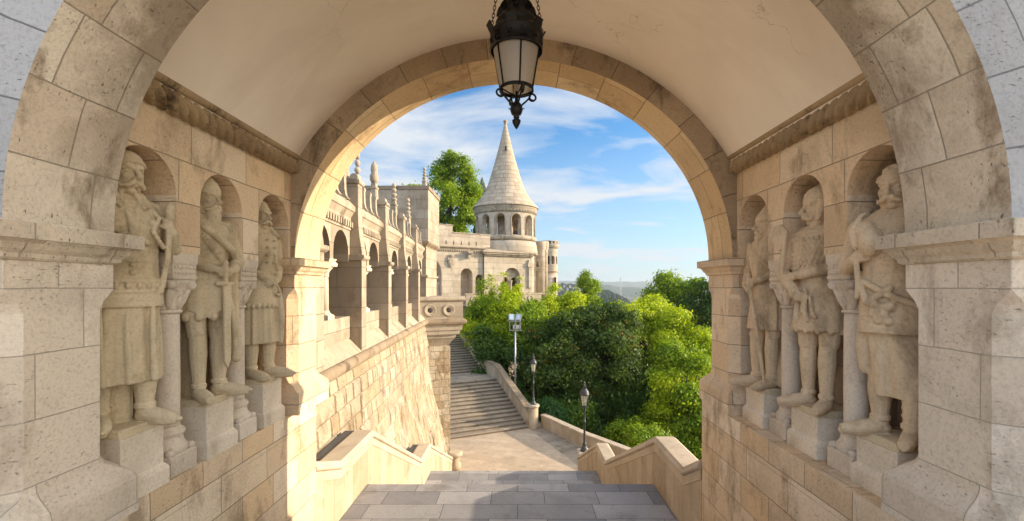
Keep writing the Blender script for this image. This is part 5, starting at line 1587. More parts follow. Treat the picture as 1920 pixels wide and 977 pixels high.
def fig_coat(f):              # left far: bare head, long coat, hands joined
    base_rock(f)
    boot(f, .0, -.10, R(-10), leg=(.5, .0), L=.31); boot(f, .03, .12, R(14), leg=(.5, .0), L=.32)
    f.loft([(.42, 0, 0, .17, .245, 1), (.6, 0, 0, .168, .24, 1), (.8, 0, 0, .16, .23, .8), (1.0, 0, 0, .15, .215, .3), (1.1, 0, 0, .147, .21, 0)], folds=13, amp=.065)
    f.loft([(.86, 0, 0, .175, .245), (.92, 0, 0, .172, .24), (1.1, 0, 0, .155, .215), (1.28, 0, 0, .145, .20)], sup=2.2)
    for k in range(16):
        t = -PI * .6 + PI * 1.2 * k / 15; f.ell((.175 * math.cos(t), .245 * math.sin(t), .865), (.02, .02, .035))
    f.loft([(1.22, 0, 0, .146, .20), (1.45, .01, 0, .16, .225), (1.6, .01, 0, .165, .245), (1.70, -.01, 0, .15, .235), (1.78, -.02, 0, .10, .15), (1.84, -.02, 0, .06, .065)], sup=2.2)
    f.loft([(1.24, 0, 0, .158, .212), (1.30, 0, 0, .158, .212)])
    f.chain([(.15, -.13, 1.30), (.165, -.02, 1.5), (.12, .03, 1.72)], (.02, .02, .02)); f.chain([(.15, .13, 1.30), (.165, .05, 1.5), (.12, -.02, 1.72)], (.02, .02, .02))
    for s_ in (-1, 1):
        f.chain([(.05, s_ * .07, 1.83), (.13, s_ * .13, 1.73), (.10, s_ * .20, 1.70)], (.03, .028, .02)); f.chain([(-.06, s_ * .06, 1.85), (.03, s_ * .08, 1.84)], (.03, .03))
    for z in (1.38, 1.47, 1.56, 1.65):
        for s_ in (-1, 1): f.ell((.182, s_ * .055, z), (.014, .018, .018))
    f.cap((-.02, 0, 1.80), (.0, 0, 1.88), .062, .060)
    W, E = head(f, (.01, 0, 1.95), R(0), hair='short', moust=.8, sc=.96)
    for s_ in (-1, 1): f.ell((-.01, s_ * .235, 1.66), (.085, .08, .08))
    arm(f, (-.01, -.25, 1.65), (-.02, -.30, 1.36), (.15, -.07, 1.20), (.080, .068, .05)); hand(f, (.165, -.05, 1.195), (.2, 1, -.15), (.9, 0, .5), .9)
    arm(f, (-.01, .25, 1.65), (-.0, .30, 1.36), (.17, .09, 1.18), (.080, .068, .05)); hand(f, (.19, .07, 1.17), (.1, -1, -.2), (.9, 0, .5), .9, thumb=-1)
    f.chain([(.2, .02, 1.18), (.2, .10, 1.05), (.18, .14, .98), (.19, .07, 1.0)], (.014, .014, .014, .014))
    f.chain([(.16, .15, 1.0), (.17, .17, .7), (.15, .17, .42)], (.03, .035, .03))
def fig_pouch(f):             # right near (its left hand is near the camera): curly hair, robe, bag held at the chest by the right hand
    base_rock(f)
    boot(f, .12, .13, R(0), leg=(.55, -.06), L=.20, pointed=False, rk=.076, ra=.058); boot(f, .0, -.11, R(-42), leg=(.5, .0), L=.30, pointed=False, rk=.08, ra=.052)
    for z in (.20, .26, .33): f.loft([(z - .01, .06, .13, .085, .085), (z + .012, .06, .13, .085, .085)])
    f.loft([(.33, 0, .06, .15, .20, 1), (.5, 0, .05, .155, .21, 1), (.75, 0, .03, .16, .225, .6), (.95, 0, 0, .155, .222, .2), (1.05, 0, 0, .152, .215)], folds=6, amp=.085)
    f.chain([(.08, -.05, .9), (.12, -.06, .6), (.10, -.06, .36)], (.05, .05, .035)); f.chain([(.02, -.19, .9), (.05, -.20, .7), (.03, -.19, .52)], (.06, .055, .05))
    f.loft([(.82, .01, 0, .185, .225), (.84, .01, 0, .187, .226), (1.0, .01, 0, .175, .225), (1.2, 0, 0, .152, .212), (1.32, 0, 0, .146, .205)], sup=3.0)      # apron front
    f.loft([(1.25, 0, 0, .148, .205), (1.45, .01, 0, .165, .235), (1.6, .01, 0, .172, .255), (1.70, -.01, 0, .155, .25), (1.78, -.02, 0, .10, .155), (1.84, -.02, 0, .06, .065)], sup=2.2)
    f.loft([(1.20, 0, 0, .160, .218), (1.29, 0, 0, .158, .216)])
    f.chain([(.0, -.24, 1.30), (.15, -.16, 1.22), (.19, .0, 1.12), (.16, .17, 1.04), (.04, .25, 1.0)], (.02, .026, .026, .026, .024))   # diagonal belt
    f.chain([(.14, -.20, 1.22), (.21, -.12, 1.06), (.19, .02, 1.17)], (.024, .026, .022))
    for a, b in ((-.06, .98), (0, .97), (-.03, .93), (.03, .92), (0, 1.02), (-.06, 1.04), (.04, 1.03)): f.ell((.19, a - .02, b), (.035, .035, .04))
    f.cap((-.02, 0, 1.78), (.0, 0, 1.88), .066, .064)
    f.chain([(.02, -.12, 1.78), (.13, -.03, 1.62)], (.02, .016)); f.chain([(.02, .12, 1.78), (.13, .03, 1.62)], (.02, .016))
    W, E = head(f, (.015, 0, 1.955), R(-2), hair='short', moust=.9, sc=.98)
    for s_ in (-1, 1): f.ell((-.01, s_ * .245, 1.66), (.09, .085, .085))
    arm(f, (-.01, -.26, 1.65), (.04, -.32, 1.34), (.15, -.22, 1.40), (.078, .060, .046)); hand(f, (.16, -.22, 1.40), (.15, .55, .55), (.9, -.3, .2), 1.0, 1.1)
    f.ell((.19, -.10, 1.53), (.09, .085, .12), ('Y', .2)); f.ell((.17, -.14, 1.62), (.07, .07, .08))
    f.chain([(.19, -.20, 1.50), (.20, -.22, 1.62), (.18, -.17, 1.74), (.17, -.14, 1.76)], (.028, .026, .018, .01))
    f.chain([(.18, -.2, 1.38), (.17, -.19, 1.2), (.16, -.2, 1.1)], (.02, .02, .02))
    arm(f, (-.01, .26, 1.65), (-.05, .32, 1.36), (-.02, .29, 1.08), (.085, .070, .055)); hand(f, (-.02, .29, 1.07), (.1, 0, -1), (0, 1, 0), .5)
    f.chain([(-.09, .24, 1.7), (-.13, .26, 1.2), (-.10, .26, .8)], (.08, .08, .07))
def fig_axe(f):               # right middle: round helmet, scale armour, crossed forearms, axe over the right shoulder
    base_rock(f)
    boot(f, .10, .11, R(8), leg=(.66, -.04), L=.24, pointed=False, rk=.076, ra=.052); boot(f, .02, -.11, R(-32), leg=(.64, .0), L=.30, pointed=False, rk=.074, ra=.05)
    f.chain([(.05, .11, .64), (.01, .11, 1.05)], (.088, .12)); f.chain([(.02, -.11, .62), (.0, -.11, 1.05)], (.086, .115))
    f.loft([(.76, .01, 0, .185, .245, 1), (.80, .01, 0, .186, .246, 1), (.95, 0, 0, .175, .235, .5), (1.15, 0, 0, .158, .218, 0), (1.28, 0, 0, .15, .205)], folds=8, amp=.03, sup=2.2)
    for k in range(18):
        t = -PI * .6 + PI * 1.2 * k / 17; f.ell((.182 * math.cos(t), .245 * math.sin(t), .765 + .01 * math.sin(k * 3)), (.024, .026, .03))
    f.loft([(1.22, 0, 0, .155, .21), (1.45, .01, 0, .17, .24), (1.6, .01, 0, .178, .26), (1.70, -.01, 0, .16, .25), (1.78, -.02, 0, .10, .155), (1.84, -.02, 0, .06, .065)], sup=2.2)
    for r_ in range(7):                                        # scales
        z = 1.36 + r_ * .048
        for k in range(13):
            t = -1.25 + 2.5 * (k + (r_ % 2) * .5) / 12.5
            f.ell((.008 + .180 * math.cos(t), .246 * math.sin(t), z), (.016, .014, .026))
    for z in (1.72, 1.755, 1.785): f.loft([(z - .012, -.005, 0, .165 - (z - 1.72) * 1.2, .25 - (z - 1.72) * 2.1), (z + .010, -.005, 0, .160 - (z - 1.72) * 1.2, .245 - (z - 1.72) * 2.1)])
    f.chain([(-.05, 0, 1.80), (.08, 0, 1.78)], (.09, .055)); f.cap((-.02, 0, 1.80), (.0, 0, 1.88), .068, .066)
    f.chain([(-.1, .20, 1.72), (-.16, .23, 1.3), (-.17, .2, .9)], (.09, .08, .06)); f.chain([(-.1, -.20, 1.72), (-.16, -.2, 1.3), (-.17, -.18, .9)], (.09, .08, .06))
    W, E = head(f, (.015, 0, 1.96), R(-46), moust=1.0)
    f.m.rings([[W((r * 1.05 * math.cos(t) - .012, r * .92 * math.sin(t), z)) for t in np.linspace(0, 2 * PI, 24, endpoint=False)] for r, z in ((.13, .025), (.13, .06), (.122, .11), (.095, .15), (.055, .178), (.015, .205))], .3)
    for s_ in (-1, 1): f.m.tube([W((.0, s_ * .10, .05)), W((.02, s_ * .102, -.05)), W((.035, s_ * .09, -.12))], [.045, .04, .02], 10)
    f.m.tube([W((-.09, 0, .04)), W((-.10, 0, -.10)), W((-.10, 0, -.15))], [.07, .065, .05], 10)
    for s_ in (-1, 1): f.ell((-.01, s_ * .25, 1.67), (.088, .082, .08))
    arm(f, (.0, .26, 1.65), (.10, .31, 1.38), (.215, -.06, 1.30), (.082, .068, .05)); hand(f, (.225, -.08, 1.295), (-.1, -1, -.2), (.9, 0, .4), .9, 1.05)
    for k in range(7): f.loft([(1.0, 0, 0, .001, .001), (1.001, 0, 0, .001, .001)]) if False else None
    arm(f, (.0, -.26, 1.65), (.10, -.33, 1.34), (.22, -.14, 1.18), (.082, .068, .05)); hand(f, (.225, -.13, 1.17), (.1, .5, -.7), (.9, 0, .4), .8, 1.05)
    f.chain([(.17, -.24, 1.72), (.20, -.26, 1.3)], (.020, .020))
    f.slab([(-.26 - .10, 1.80), (-.26 - .02, 1.82), (-.26 + .05, 1.74), (-.26 + .01, 1.58), (-.26 - .04, 1.54), (-.26 - .12, 1.66)], .035, Matrix.Translation((.17, 0, 0)))
    f.chain([(.20, -.02, 1.15), (.21, -.03, .95), (.20, 0, .86)], (.02, .03, .02)); f.cord([(.2, .02, 1.1), (.215, .05, .95), (.2, .08, .88), (.205, .03, .92)], .014)
    f.chain([(.16, -.10, 1.16), (.18, -.12, .9), (.17, -.12, .85)], (.02, .03, .028))
def fig_pointed(f):           # right far: tall pointed helmet, tunic, long sword held in front
    base_rock(f)
    boot(f, .05, .09, R(4), leg=(.64, -.02), L=.29); boot(f, .06, -.11, R(-26), leg=(.62, .0), L=.32)
    f.chain([(.03, .10, .62), (.0, .10, 1.05)], (.085, .11)); f.chain([(.04, -.11, .6), (.0, -.11, 1.05)], (.085, .11))
    f.loft([(.68, .01, 0, .18, .24, 1), (.85, .0, 0, .168, .23, .9), (1.05, 0, 0, .15, .21, .4), (1.18, 0, 0, .142, .198, 0)], folds=14, amp=.065)
    f.loft([(1.12, 0, 0, .146, .20), (1.3, 0, 0, .142, .195), (1.5, .01, 0, .16, .225), (1.62, .01, 0, .165, .24), (1.70, -.01, 0, .15, .235), (1.78, -.02, 0, .10, .15), (1.84, -.02, 0, .06, .065)], sup=2.2)
    f.loft([(1.14, 0, 0, .158, .212), (1.20, 0, 0, .158, .212)])
    f.chain([(.13, -.16, 1.70), (.17, .0, 1.55), (.14, .15, 1.40)], (.018, .02, .018)); f.chain([(.15, .0, 1.72), (.17, .01, 1.45), (.155, .01, 1.2)], (.014, .014, .014))
    for s_ in (-1, 1): f.chain([(.0, s_ * .10, 1.81), (.09, s_ * .08, 1.77), (.13, s_ * .03, 1.71)], (.026, .024, .018))
    f.cap((-.02, 0, 1.78), (.0, 0, 1.86), .060, .060)
    W, E = head(f, (.01, 0, 1.92), R(-34), moust=1.2, beard=.03, sc=.92)
    f.m.rings([[W((r * 1.08 * math.cos(t) - .008, r * .95 * math.sin(t), z)) for t in np.linspace(0, 2 * PI, 24, endpoint=False)] for r, z in ((.128, .03), (.124, .07), (.10, .12), (.065, .175), (.032, .225), (.016, .27), (.008, .295))], .3)
    f.m.tube([W((-.09, 0, .04)), W((-.10, 0, -.08)), W((-.13, 0, -.16))], [.07, .08, .06], 10)
    for s_ in (-1, 1): f.m.tube([W((-.02, s_ * .09, .03)), W((-.01, s_ * .10, -.08))], [.04, .03], 10)
    for s_ in (-1, 1): f.ell((-.01, s_ * .23, 1.66), (.082, .078, .078))
    arm(f, (.0, -.24, 1.64), (-.02, -.33, 1.38), (.12, -.22, 1.20), (.076, .06, .045)); hand(f, (.13, -.2, 1.19), (.3, .9, -.2), (.8, -.2, .5), .9)
    arm(f, (.0, .24, 1.64), (.05, .31, 1.37), (.20, .05, 1.26), (.076, .06, .045)); hand(f, (.21, .03, 1.255), (.1, -.9, -.2), (.9, 0, .4), 1.0, thumb=-1)
    f.chain([(.235, -.06, 1.34), (.235, .0, 1.05), (.22, .08, .6), (.19, .14, .1)], (.022, .024, .024, .018)); f.chain([(.235, -.12, 1.22), (.235, .06, 1.26)], (.018, .018))
    f.chain([(-.12, .1, 1.6), (-.14, .16, 1.1), (-.08, .19, .5), (.0, .18, .06)], (.09, .08, .06, .045))

statue('moustached stone warrior in cap and corded jacket gripping a staff, nearest left statue', -1, 3.66, 'statue_stone', fig_horseman, R(-27))
statue('long-bearded stone warrior in conical helmet with both hands on a sword', -1, 4.61, 'statue_stone', fig_bearded, R(-22))
statue('bareheaded stone man in a long pleated coat with joined hands', -1, 5.585, 'statue_stone', fig_coat, R(-14))
statue('curly-haired stone man in a robe holding a bulging bag at his chest', 1, 3.69, 'statue_stone_warm', fig_pouch, R(32), dx=.0)
statue('stone warrior in scale armour with crossed forearms and an axe on his shoulder', 1, 4.62, 'statue_stone_warm', fig_axe, R(24))
statue('slim stone warrior in a tall pointed helmet resting on a long sword', 1, 5.585, 'statue_stone_warm', fig_pointed, R(14))
# ================================================================== GROUND, HILLS, TREES
def hgt(x, y):
    d = math.hypot(x, y)
    z = -10.6
    if x > 3: z -= min(1, (x - 3) / 25) * 5
    if d > 60: z -= min(1, (d - 60) / 500) * 48
    return z
m = MB()
gx = [-6500, -2500, -1000, -400, -150, -80, -50, -30, -15, -5, 0, 4, 8, 12, 18, 25, 35, 50, 80, 130, 220, 400, 900, 2500, 6500]
gy = [-6500, -2000, -600, -200, -100, -60, -20, -5, 5, 15, 20, 25, 30, 35, 40, 50, 65, 90, 140, 220, 350, 600, 1200, 2500, 4500, 6800]
m.grid([[(x, y, hgt(x, y)) for x in gx] for y in gy], lambda a, b: (gx[b], gy[a]), True)
mt, nt, b, o = new_mat('earth')
tc = nt.nodes.new('ShaderNodeTexCoord')
nn = noise(nt, tc.outputs['Object'], .05, 8, .65); n2_ = noise(nt, tc.outputs['Object'], 1.5, 6, .6)
c_ = mixc(nt, ramp(nt, nn, [(.4, 0.0), (.6, 1.0)]), (.045, .065, .02), (.10, .085, .05)); c_ = mixc(nt, .5, c_, ramp(nt, n2_, [(.3, .4), (.7, 1.0)]), 'MULTIPLY')
nt.links.new(c_, b.inputs['Base Color']); b.inputs['Roughness'].default_value = .95
struct(m, 'ground', 'earth')
plain('path_dirt', (.42, .29, .14), .95, var=.3, vs_=2)
m = MB()
pts = [(4.2, 33.2), (6.6, 33.0), (8.9, 33.6), (10.5, 35), (9, 36.4), (6.8, 35.8), (5, 35.2)]
m.face([(x, y, hgt(x, y) + .45) for x, y in pts]); struct(m, 'path', 'path_dirt', merge=False)

def hill(name, y0, pts, depth, mat, jag=0.0, seed=1, n=160):
    """ridge through (px,py) picture-fitted silhouette built at its real distance, with real depth"""
    rg = np.random.default_rng(seed)
    xs = np.array([(p[0] - 972) * y0 / 853 for p in pts]); zs = np.array([(538 - p[1]) * y0 / 853 for p in pts])
    m = MB(); X = np.linspace(xs[0], xs[-1], n); Z = np.interp(X, xs, zs)
    Z = Z + np.convolve(rg.normal(0, jag, n + 8), np.ones(5) / 5, 'same')[4:-4]
    rows = []
    for t, k in ((-1.0, 0), (-.7, .35), (-.4, .7), (-.15, .94), (0, 1), (.3, .9), (1, 0)):
        rows.append([(float(x), y0 + depth * t + float(rg.normal(0, abs(depth) * .03)), -62 + (float(z) + 62) * k + float(rg.normal(0, jag * (1 if 0 < k < 1 else 0)))) for x, z in zip(X, Z)])
    m.grid(rows, None, True)
    return struct(m, name, mat)
plain('hill_green', (.05, .085, .035), .95, var=.55, vs_=.02)
hill('hills', 6000, [(500, 531), (1000, 529), (1050, 527), (1060, 526.5), (1100, 528.5), (1150, 528.5), (1165, 527), (1185, 528), (1200, 527), (1215, 528.5), (1240, 528), (1300, 529), (1500, 531), (2100, 533)], 450, 'hill_green', 6, 2, 220)
hill('hill', 3200, [(1060, 541), (1100, 534), (1120, 533), (1145, 534.5), (1160, 538), (1200, 539), (1260, 540), (1500, 541)], 320, 'hill_green', 2.5, 3)
hill('hill', 1250, [(960, 530), (1035, 530), (1050, 531), (1060, 531), (1075, 533), (1100, 537), (1120, 541), (1135, 546), (1150, 552)], 160, 'hill_green', 2.2, 4)
hill('hill', 900, [(1105, 560), (1120, 547), (1130, 543.5), (1140, 543), (1150, 548), (1165, 554), (1180, 562)], 60, 'hill_green', 1.2, 6, 80)

# distant houses
def house(px, py, y, w, h, wall, roof, label, flat=False):
    k = y / 853; x = (px - 972) * k; z = (538 - py) * k; w *= k; h *= k
    e = empty('house', label, 'house', (x, y, z - 3), group='houses on the far hillside')
    m = MB(); m.box(x - w / 2, x + w / 2, y, y + w * .8, z - 3, z + h); part(m, 'wall', wall, e)
    m = MB()
    if flat: m.box(x - w * .52, x + w * .52, y - .5, y + w * .8 + .5, z + h + .01, z + h + .8)
    else: m.extr([(x - w * .58, z + h + .01), (x + w * .58, z + h + .01), (x, z + h + w * .32)], y - .6, y + w * .8 + .6)
    part(m, 'roof', roof, e)
    m = MB()
    for r_ in range(4 if flat else 1):
        zz_ = z + h * ((r_ + .35) / 4 if flat else .35)
        nwin_ = 6 if flat else 3
        for q in range(nwin_):
            xx = x - w / 2 + w * (q + .5) / nwin_; m.box(xx - w * .05, xx + w * .05, y - .15, y - .01, zz_, zz_ + h * (.11 if flat else .25))
    part(m, 'window', 'window_dark', e)
house(1120, 545, 1080, 9, 8.0, 'render_wall', 'render_wall', 'long white flat-roofed block with rows of windows on the far hill', True)
rg = np.random.default_rng(9)
desc = ['pale house with brown roof low on the far hillside', 'cream villa with red roof on the far hillside', 'small white house among trees on the far hillside']
hp = [(1052, 541), (1058, 537), (1064, 543), (1069, 538), (1075, 541), (1081, 536.5), (1087, 544), (1092, 540), (1049, 547), (1062, 549), (1073, 548), (1085, 551), (1099, 549), (1057, 556), (1068, 560), (1080, 557), (1128, 553), (1144, 556), (1157, 553), (1166, 549), (1172, 556), (1151, 550)]
pos = ['first', 'second', 'third', 'fourth', 'fifth', 'sixth', 'seventh', 'eighth', 'ninth', 'tenth', 'eleventh', 'twelfth', 'thirteenth', 'fourteenth', 'fifteenth', 'sixteenth', 'seventeenth', 'eighteenth', 'nineteenth', 'twentieth', 'twenty-first', 'twenty-second']
order = sorted(range(len(hp)), key=lambda i: hp[i][0])
rank = {i: r for r, i in enumerate(order)}
for i, (px, py) in enumerate(hp):
    rf = 'roof_tile' if i % 3 == 1 else 'trim_stone'
    house(px, py, 1134 + (565 - py) * 2.4, rg.uniform(2.4, 4.2), rg.uniform(1.8, 3.0), 'render_wall', rf,
          '%s house from the left on the far hillside, %s roof' % (pos[rank[i]], 'red tiled' if i % 3 == 1 else 'pale'))
ch = empty('chimney_stack', 'very tall thin grey chimney rising alone from the distant plain', 'chimney', ((1163.5 - 972) * 2600 / 853, 2600, -62))
k = 2600 / 853; m = MB().lathe([(3.6, -62), (2.9, (538 - 540) * k), (2.6, (538 - 522) * k)], ((1163.5 - 972) * k, 2600), 12); part(m, 'shaft', 'galvanised', ch)
m = MB().lathe([(2.9, (538 - 522) * k + .01), (2.9, (538 - 521) * k)], ((1163.5 - 972) * k, 2600), 12); part(m, 'rim', 'grey_iron', ch)

# ---- trees
def leaves(name, mat, clumps, n, size, parent, droop=.25, shell=.55, seed=1):
    """clumps: (x,y,z,rx,ry,rz) ; leaves scattered in each clump, denser to the shell"""
    rg = np.random.default_rng(seed)
    size *= 1.08; n = int(n * .95)
    cl = np.array(clumps, float)
    vol = (cl[:, 3] * cl[:, 4] + cl[:, 4] * cl[:, 5] + cl[:, 3] * cl[:, 5]); pr = vol / vol.sum()
    ns = max(12, n // 55)                                   # sprays of leaves
    si = rg.choice(len(cl), ns, p=pr)
    sdv = rg.normal(size=(ns, 3)); sdv /= np.linalg.norm(sdv, axis=1)[:, None]
    srad = shell + (1.12 - shell) * rg.random(ns) ** .7
    SP_ = cl[si, :3] + sdv * cl[si, 3:6] * srad[:, None]
    spr = size * rg.uniform(1.0, 2.3, ns)
    stint = rg.random(ns)
    idx_s = rg.integers(0, ns, n); idx = si[idx_s]
    g = rg.normal(0, 1, (n, 3)); g[:, 2] *= .55
    P = SP_[idx_s] + g * spr[idx_s][:, None]
    P[:, 2] -= .35 * (g[:, 0] ** 2 + g[:, 1] ** 2) * size * .5
    d = sdv[idx_s] + g * .25; d /= np.linalg.norm(d, axis=1)[:, None]
    out = d + rg.normal(0, .55, (n, 3)); out[:, 2] += .25
    nrm = out / np.linalg.norm(out, axis=1)[:, None]
    t = rg.normal(size=(n, 3)); t[:, 2] -= droop * 2
    t -= nrm * (t * nrm).sum(1)[:, None]; t /= np.linalg.norm(t, axis=1)[:, None]
    b_ = np.cross(nrm, t)
    s = size * rg.uniform(.6, 1.25, n)[:, None]
    v = np.empty((n, 4, 3))
    v[:, 0] = P - t * s * .6; v[:, 1] = P + b_ * s * .34 + nrm * s * .06; v[:, 2] = P + t * s * .62 - nrm * s * .10; v[:, 3] = P - b_ * s * .34 + nrm * s * .06
    me = bpy.data.meshes.new(name)
    me.vertices.add(n * 4); me.vertices.foreach_set('co', v.reshape(-1))
    me.loops.add(n * 4); me.loops.foreach_set('vertex_index', np.arange(n * 4, dtype=np.int32))
    me.polygons.add(n); me.polygons.foreach_set('loop_start', np.arange(0, n * 4, 4, dtype=np.int32)); me.polygons.foreach_set('loop_total', np.full(n, 4, dtype=np.int32))
    at = me.attributes.new('tint', 'FLOAT', 'FACE')
    ct = rg.random(len(cl))
    at.data.foreach_set('value', np.clip(ct[idx] * .3 + stint[idx_s] * .4 + rg.random(n) * .3, 0, 1).astype(np.float32))
    me.update(); me.validate()
    me.materials.append(MATS[mat])
    o = bpy.data.objects.new(name, me); col.objects.link(o)
    o.parent = parent
    o.matrix_parent_inverse = parent.matrix_basis.inverted()
    return o
bpy.context.view_layer.update()
def tree(px, py_top, py_bot, pw, Y, mat, label, n=30000, size=.2, nc=26, seed=1, name='broadleaf_tree', trunk=True, depth=1.0, shape='round', cs=.34, base=None, group=None, trad=.2):
    k = Y / 853; x = (px - 972) * k; zt = (538 - py_top) * k; zb = (538 - py_bot) * k; hw = pw * k / 2
    zg = hgt(x, Y) if base is None else base
    e = empty(name, label, 'tree', (x, Y, zg), group=group)
    rg = np.random.default_rng(seed)
    H = zt - zb; cl = []
    for i in range(nc):
        for _ in range(40):
            u = rg.uniform(-1, 1, 3)
            if (u ** 2).sum() <= 1: break
        u = u / max(.35, np.linalg.norm(u)) * rg.uniform(.45, .8) if shape != 'column' else u * .8
        if shape == 'round': w = 1.0
        elif shape == 'cone': w = 1.0 - .55 * (u[2] * .5 + .5)
        else: w = .9 - .5 * max(0, u[2])
        r = cs * rg.uniform(.45, 1.0)
        cl.append((x + u[0] * hw * w, Y + u[1] * hw * depth * w, (zt + zb) / 2 + u[2] * H / 2 * .92, r * hw, r * hw, r * min(hw, H / 2) * .85))
    A = np.array(cl)                                         # fit the crown to its measured height and width
    lo, hi = (A[:, 2] - A[:, 5]).min(), (A[:, 2] + A[:, 5]).max(); sz_ = (zt - zb) / (hi - lo)
    A[:, 2] = zb + (A[:, 2] - lo) * sz_; A[:, 5] *= min(1, sz_)
    lo, hi = (A[:, 0] - A[:, 3]).min(), (A[:, 0] + A[:, 3]).max(); sx_ = 2 * hw / (hi - lo)
    A[:, 0] = x - hw + (A[:, 0] - lo) * sx_
    cl = [tuple(float(q) for q in r) for r in A]
    leaves('crown', mat, cl, n, size, e, seed=seed)
    if trunk:
        m = MB(); top = (zt + zb) / 2 + H * .2
        pts = [(x, Y, zg - .3), (x + rg.normal(0, .1), Y, zg + (top - zg) * .35), (x + rg.normal(0, .25), Y, zg + (top - zg) * .7), (x + rg.normal(0, .2), Y, top)]
        m.tube(pts, [trad * 1.2, trad, trad * .7, trad * .25], 9)
        for i in range(min(nc, 12)):
            c = cl[i]; t = rg.uniform(.35, .8); q = Vector(pts[1]).lerp(Vector(pts[3]), t)
            mid = (q + Vector(c[:3])) / 2 + Vector((0, 0, -.06 * H))
            m.tube([q, mid, c[:3]], [trad * .42, trad * .28, trad * .08], 6)
        part(m, 'trunk', 'bark', e)
    return e
# behind the bastion
tree(851, 286, 455, 100, 62, 'leaf_mid', 'tall airy green tree rising behind the slotted parapet left of the cone roof', 26000, .27, 34, 21, cs=.27, base=-1, trad=.32)
tree(893, 348, 455, 34, 66, 'leaf_dark', 'dark narrow tree close against the left side of the round tower', 7000, .30, 10, 22, cs=.42, base=-1)
tree(772, 346, 372, 36, 58, 'leaf_mid', 'small treetop showing just above the blank block left of the tall tree', 1500, .3, 6, 23, cs=.45, base=-1)
# bushy growth before the bastion foot
tree(905, 556, 700, 62, 42, 'leaf_mid', 'sunlit leafy tree directly right of the corner balcony', 24000, .20, 22, 31, cs=.36)
tree(948, 545, 690, 80, 41, 'leaf_bright', 'light green leafy tree before the tower base arch', 30000, .20, 26, 32, cs=.34)
tree(1000, 560, 720, 90, 39, 'leaf_mid', 'green tree in front of the river front, right of the floodlight mast', 30000, .20, 26, 33, cs=.36)
tree(1050, 545, 640, 80, 46, 'leaf_bright', 'pale green treetop left of the poplar', 22000, .22, 22, 34, cs=.36)
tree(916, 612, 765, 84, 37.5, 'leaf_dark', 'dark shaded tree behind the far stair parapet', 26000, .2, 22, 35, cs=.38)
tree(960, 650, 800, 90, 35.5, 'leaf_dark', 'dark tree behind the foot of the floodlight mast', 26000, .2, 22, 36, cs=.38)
# slender shoots over the growth
def sapling(px, ptop, pbot, Y, label, seed, mat='leaf_bright', lean=0.0):
    k = Y / 853; x = (px - 972) * k; zt = (538 - ptop) * k; zb = (538 - pbot) * k
    e = empty('sapling', label, 'sapling', (x, Y, zb), group='slender shoots before the bastion')
    rg = np.random.default_rng(seed); cl = []
    for i in range(12):
        t = i / 11; cl.append((x + lean * t + rg.normal(0, .28 * (1.1 - t)), Y + rg.normal(0, .2), zb + (zt - zb) * t, .26 * (1.25 - t), .22, .18))
    leaves('foliage', mat, cl, 1100, .15, e, shell=.1, seed=seed)
    m = MB().tube([(x, Y, zb - 3), (x + lean * .5, Y, (zb + zt) / 2), (x + lean, Y, zt)], [.05, .03, .01], 6); part(m, 'stem', 'bark', e)
sapling(921, 516, 570, 43, 'slender leafy shoot standing before the wall left of the tower arch', 1)
sapling(944, 514, 570, 43, 'slender leafy shoot rising across the left part of the tower arch', 2)
sapling(968, 522, 570, 43, 'slender leafy shoot rising across the right part of the tower arch', 3, lean=.4)
sapling(1024, 536, 575, 43, 'slender leafy shoot before the corner turret of the river front', 4, lean=.8)
sapling(903, 528, 575, 43, 'slender leafy shoot before the pair of small bastion arches', 5, mat='leaf_mid')
# poplar
tree(1098, 510, 590, 27, 70, 'leaf_mid', 'narrow upright poplar standing alone against the hills', 14000, .22, 34, 41, name='poplar_tree', shape='column', cs=.36, depth=1)
tree(1111, 525, 590, 17, 71, 'leaf_mid', 'shorter second spire of poplar just right of the tall one', 8000, .26, 14, 42, name='poplar_tree', shape='column', cs=.45)
# big trees
tree(1255, 508, 640, 110, 62, 'leaf_mid', 'tall dark tree behind the bright crown at upper right', 34000, .30, 30, 51, cs=.34, trad=.35)
tree(1318, 517, 660, 90, 60, 'leaf_dark', 'dark tree beside the right jamb of the gate arch', 26000, .30, 24, 52, cs=.36, trad=.35)
tree(1052, 575, 790, 150, 36, 'leaf_autumn', 'broad dark chestnut with rusty leaf tips left of centre of the grove', 62000, .19, 38, 53, cs=.33)
tree(1128, 562, 800, 170, 37, 'leaf_autumn', 'large dark chestnut with orange leaf tips in the middle of the grove', 80000, .19, 44, 54, cs=.32, trad=.3)
tree(1205, 548, 760, 190, 42, 'leaf_bright', 'great bright yellow-green tree with a broad domed crown', 90000, .20, 48, 55, cs=.31, trad=.35)
tree(1295, 575, 800, 150, 39, 'leaf_bright', 'bright green tree partly hidden by the right jamb', 64000, .20, 36, 56, cs=.33, trad=.3)
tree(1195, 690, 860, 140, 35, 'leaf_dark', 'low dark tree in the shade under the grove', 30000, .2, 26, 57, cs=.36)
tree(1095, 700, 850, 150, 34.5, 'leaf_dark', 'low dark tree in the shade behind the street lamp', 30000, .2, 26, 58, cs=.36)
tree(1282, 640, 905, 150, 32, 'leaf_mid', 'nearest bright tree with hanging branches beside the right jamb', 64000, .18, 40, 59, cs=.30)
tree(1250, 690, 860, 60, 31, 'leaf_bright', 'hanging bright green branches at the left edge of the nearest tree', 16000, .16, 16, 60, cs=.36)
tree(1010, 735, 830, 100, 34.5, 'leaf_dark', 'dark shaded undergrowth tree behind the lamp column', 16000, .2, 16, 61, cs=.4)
tree(1360, 560, 900, 130, 41, 'leaf_dark', 'dark tree hidden mostly behind the right jamb', 40000, .22, 26, 62, cs=.36)
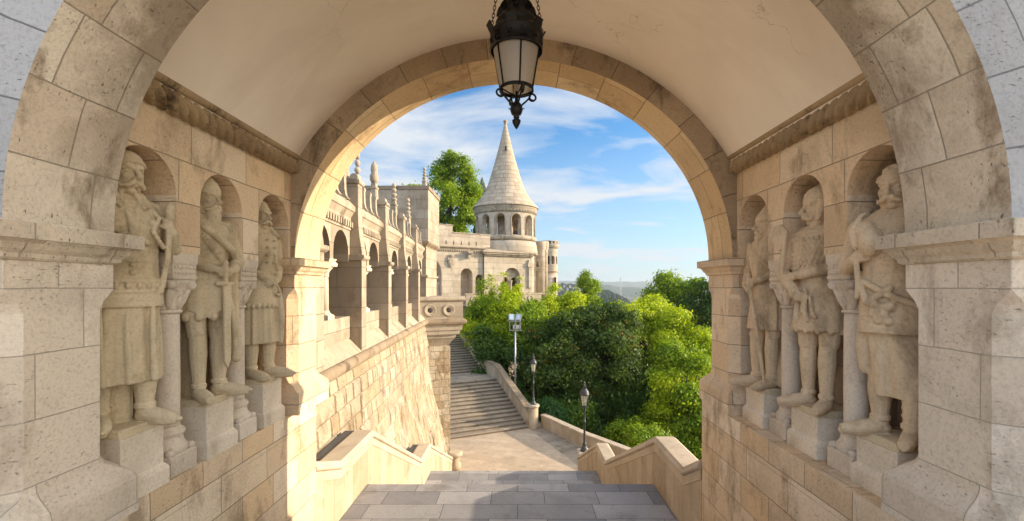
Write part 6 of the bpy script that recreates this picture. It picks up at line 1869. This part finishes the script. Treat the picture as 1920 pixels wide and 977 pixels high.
# shrubs
def shrub(px, pt, pb, pw, Y, mat, label, n, seed):
    k = Y / 853; x = (px - 972) * k; zt = (538 - pt) * k; zb = (538 - pb) * k; hw = pw * k / 2
    e = empty('shrub', label, 'shrub', (x, Y, zb)); rg = np.random.default_rng(seed); cl = []
    for i in range(11):
        u = rg.uniform(-1, 1, 3) * .6; cl.append((x + u[0] * hw, Y + u[1] * hw, (zt + zb) / 2 + u[2] * (zt - zb) / 2, .42 * hw, .42 * hw, .34 * (zt - zb) / 2 + .1))
    leaves('foliage', mat, cl, n, .13, e, seed=seed)
    m = MB()
    for q in range(4): m.tube([(x + .1 * q - .15, Y, zb - 2.5), (x + .2 * q - .3, Y + .05 * q, (zt + zb) / 2)], [.04, .015], 6)
    part(m, 'stem', 'bark', e)
shrub(1037, 750, 800, 56, 30.5, 'leaf_blue', 'rounded blue-green shrub just behind the low plaza wall', 9000, 71)
shrub(1172, 780, 835, 60, 29, 'leaf_mid', 'loose green shrub behind the low wall beneath the grove', 5000, 72)
shrub(1150, 800, 850, 60, 33.5, 'leaf_dark', 'small dark shrub beside the sunlit patch of path', 4000, 73)
shrub(1215, 800, 860, 70, 27, 'leaf_mid', 'leafy shrub beside the peak of the near right parapet', 6000, 74)
shrub(880, 600, 650, 34, 40, 'leaf_bright', 'bright foliage spilling beside the corner balcony and over the stair parapet', 6000, 75)
# undergrowth, uncountable
def cover():
    rg = np.random.default_rng(77); cl = []
    for i in range(170):
        x = rg.uniform(3, 30); y = rg.uniform(32, 60)
        if x < 3.5 + (45 - y) * -.25: pass
        cl.append((x, y, hgt(x, y) + .5, 1.3, 1.3, .8))
    for i in range(60):
        y = rg.uniform(32, 46); x = rg.uniform(-2.2 + 0, 4) ; cl.append((x if x > .9 - (y - 29) * .42 + 1.2 else x + 2.5, y, hgt(x, y) + .8, 1.1, 1.1, .9))
    d = bpy.data.objects.new('undergrowth', None)
    e = empty('tmp', None, None)
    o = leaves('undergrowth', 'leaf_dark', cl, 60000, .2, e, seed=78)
    o.parent = None; bpy.data.objects.remove(e); bpy.data.objects.remove(d)
    tag(o, 'low tangled undergrowth covering the ground beneath the grove', 'undergrowth', kind='stuff')
cover()

# ------------------------------------------------------------------ haze
HAZE = 0.00016
m = MB(); m.box(-7400, 7400, -7400, 7400, -75, 125)
mt, nt, b, o_ = new_mat('haze_air')
nt.nodes.remove(b)
pv = nt.nodes.new('ShaderNodeVolumePrincipled'); pv.inputs['Color'].default_value = (.70, .82, .95, 1); pv.inputs['Density'].default_value = HAZE
pv.inputs['Anisotropy'].default_value = .3
nt.links.new(pv.outputs[0], o_.inputs['Volume'])
hz = m.build('haze', 'haze_air'); tag(hz, 'thin bluish haze in the air over the distance', 'haze', kind='stuff')
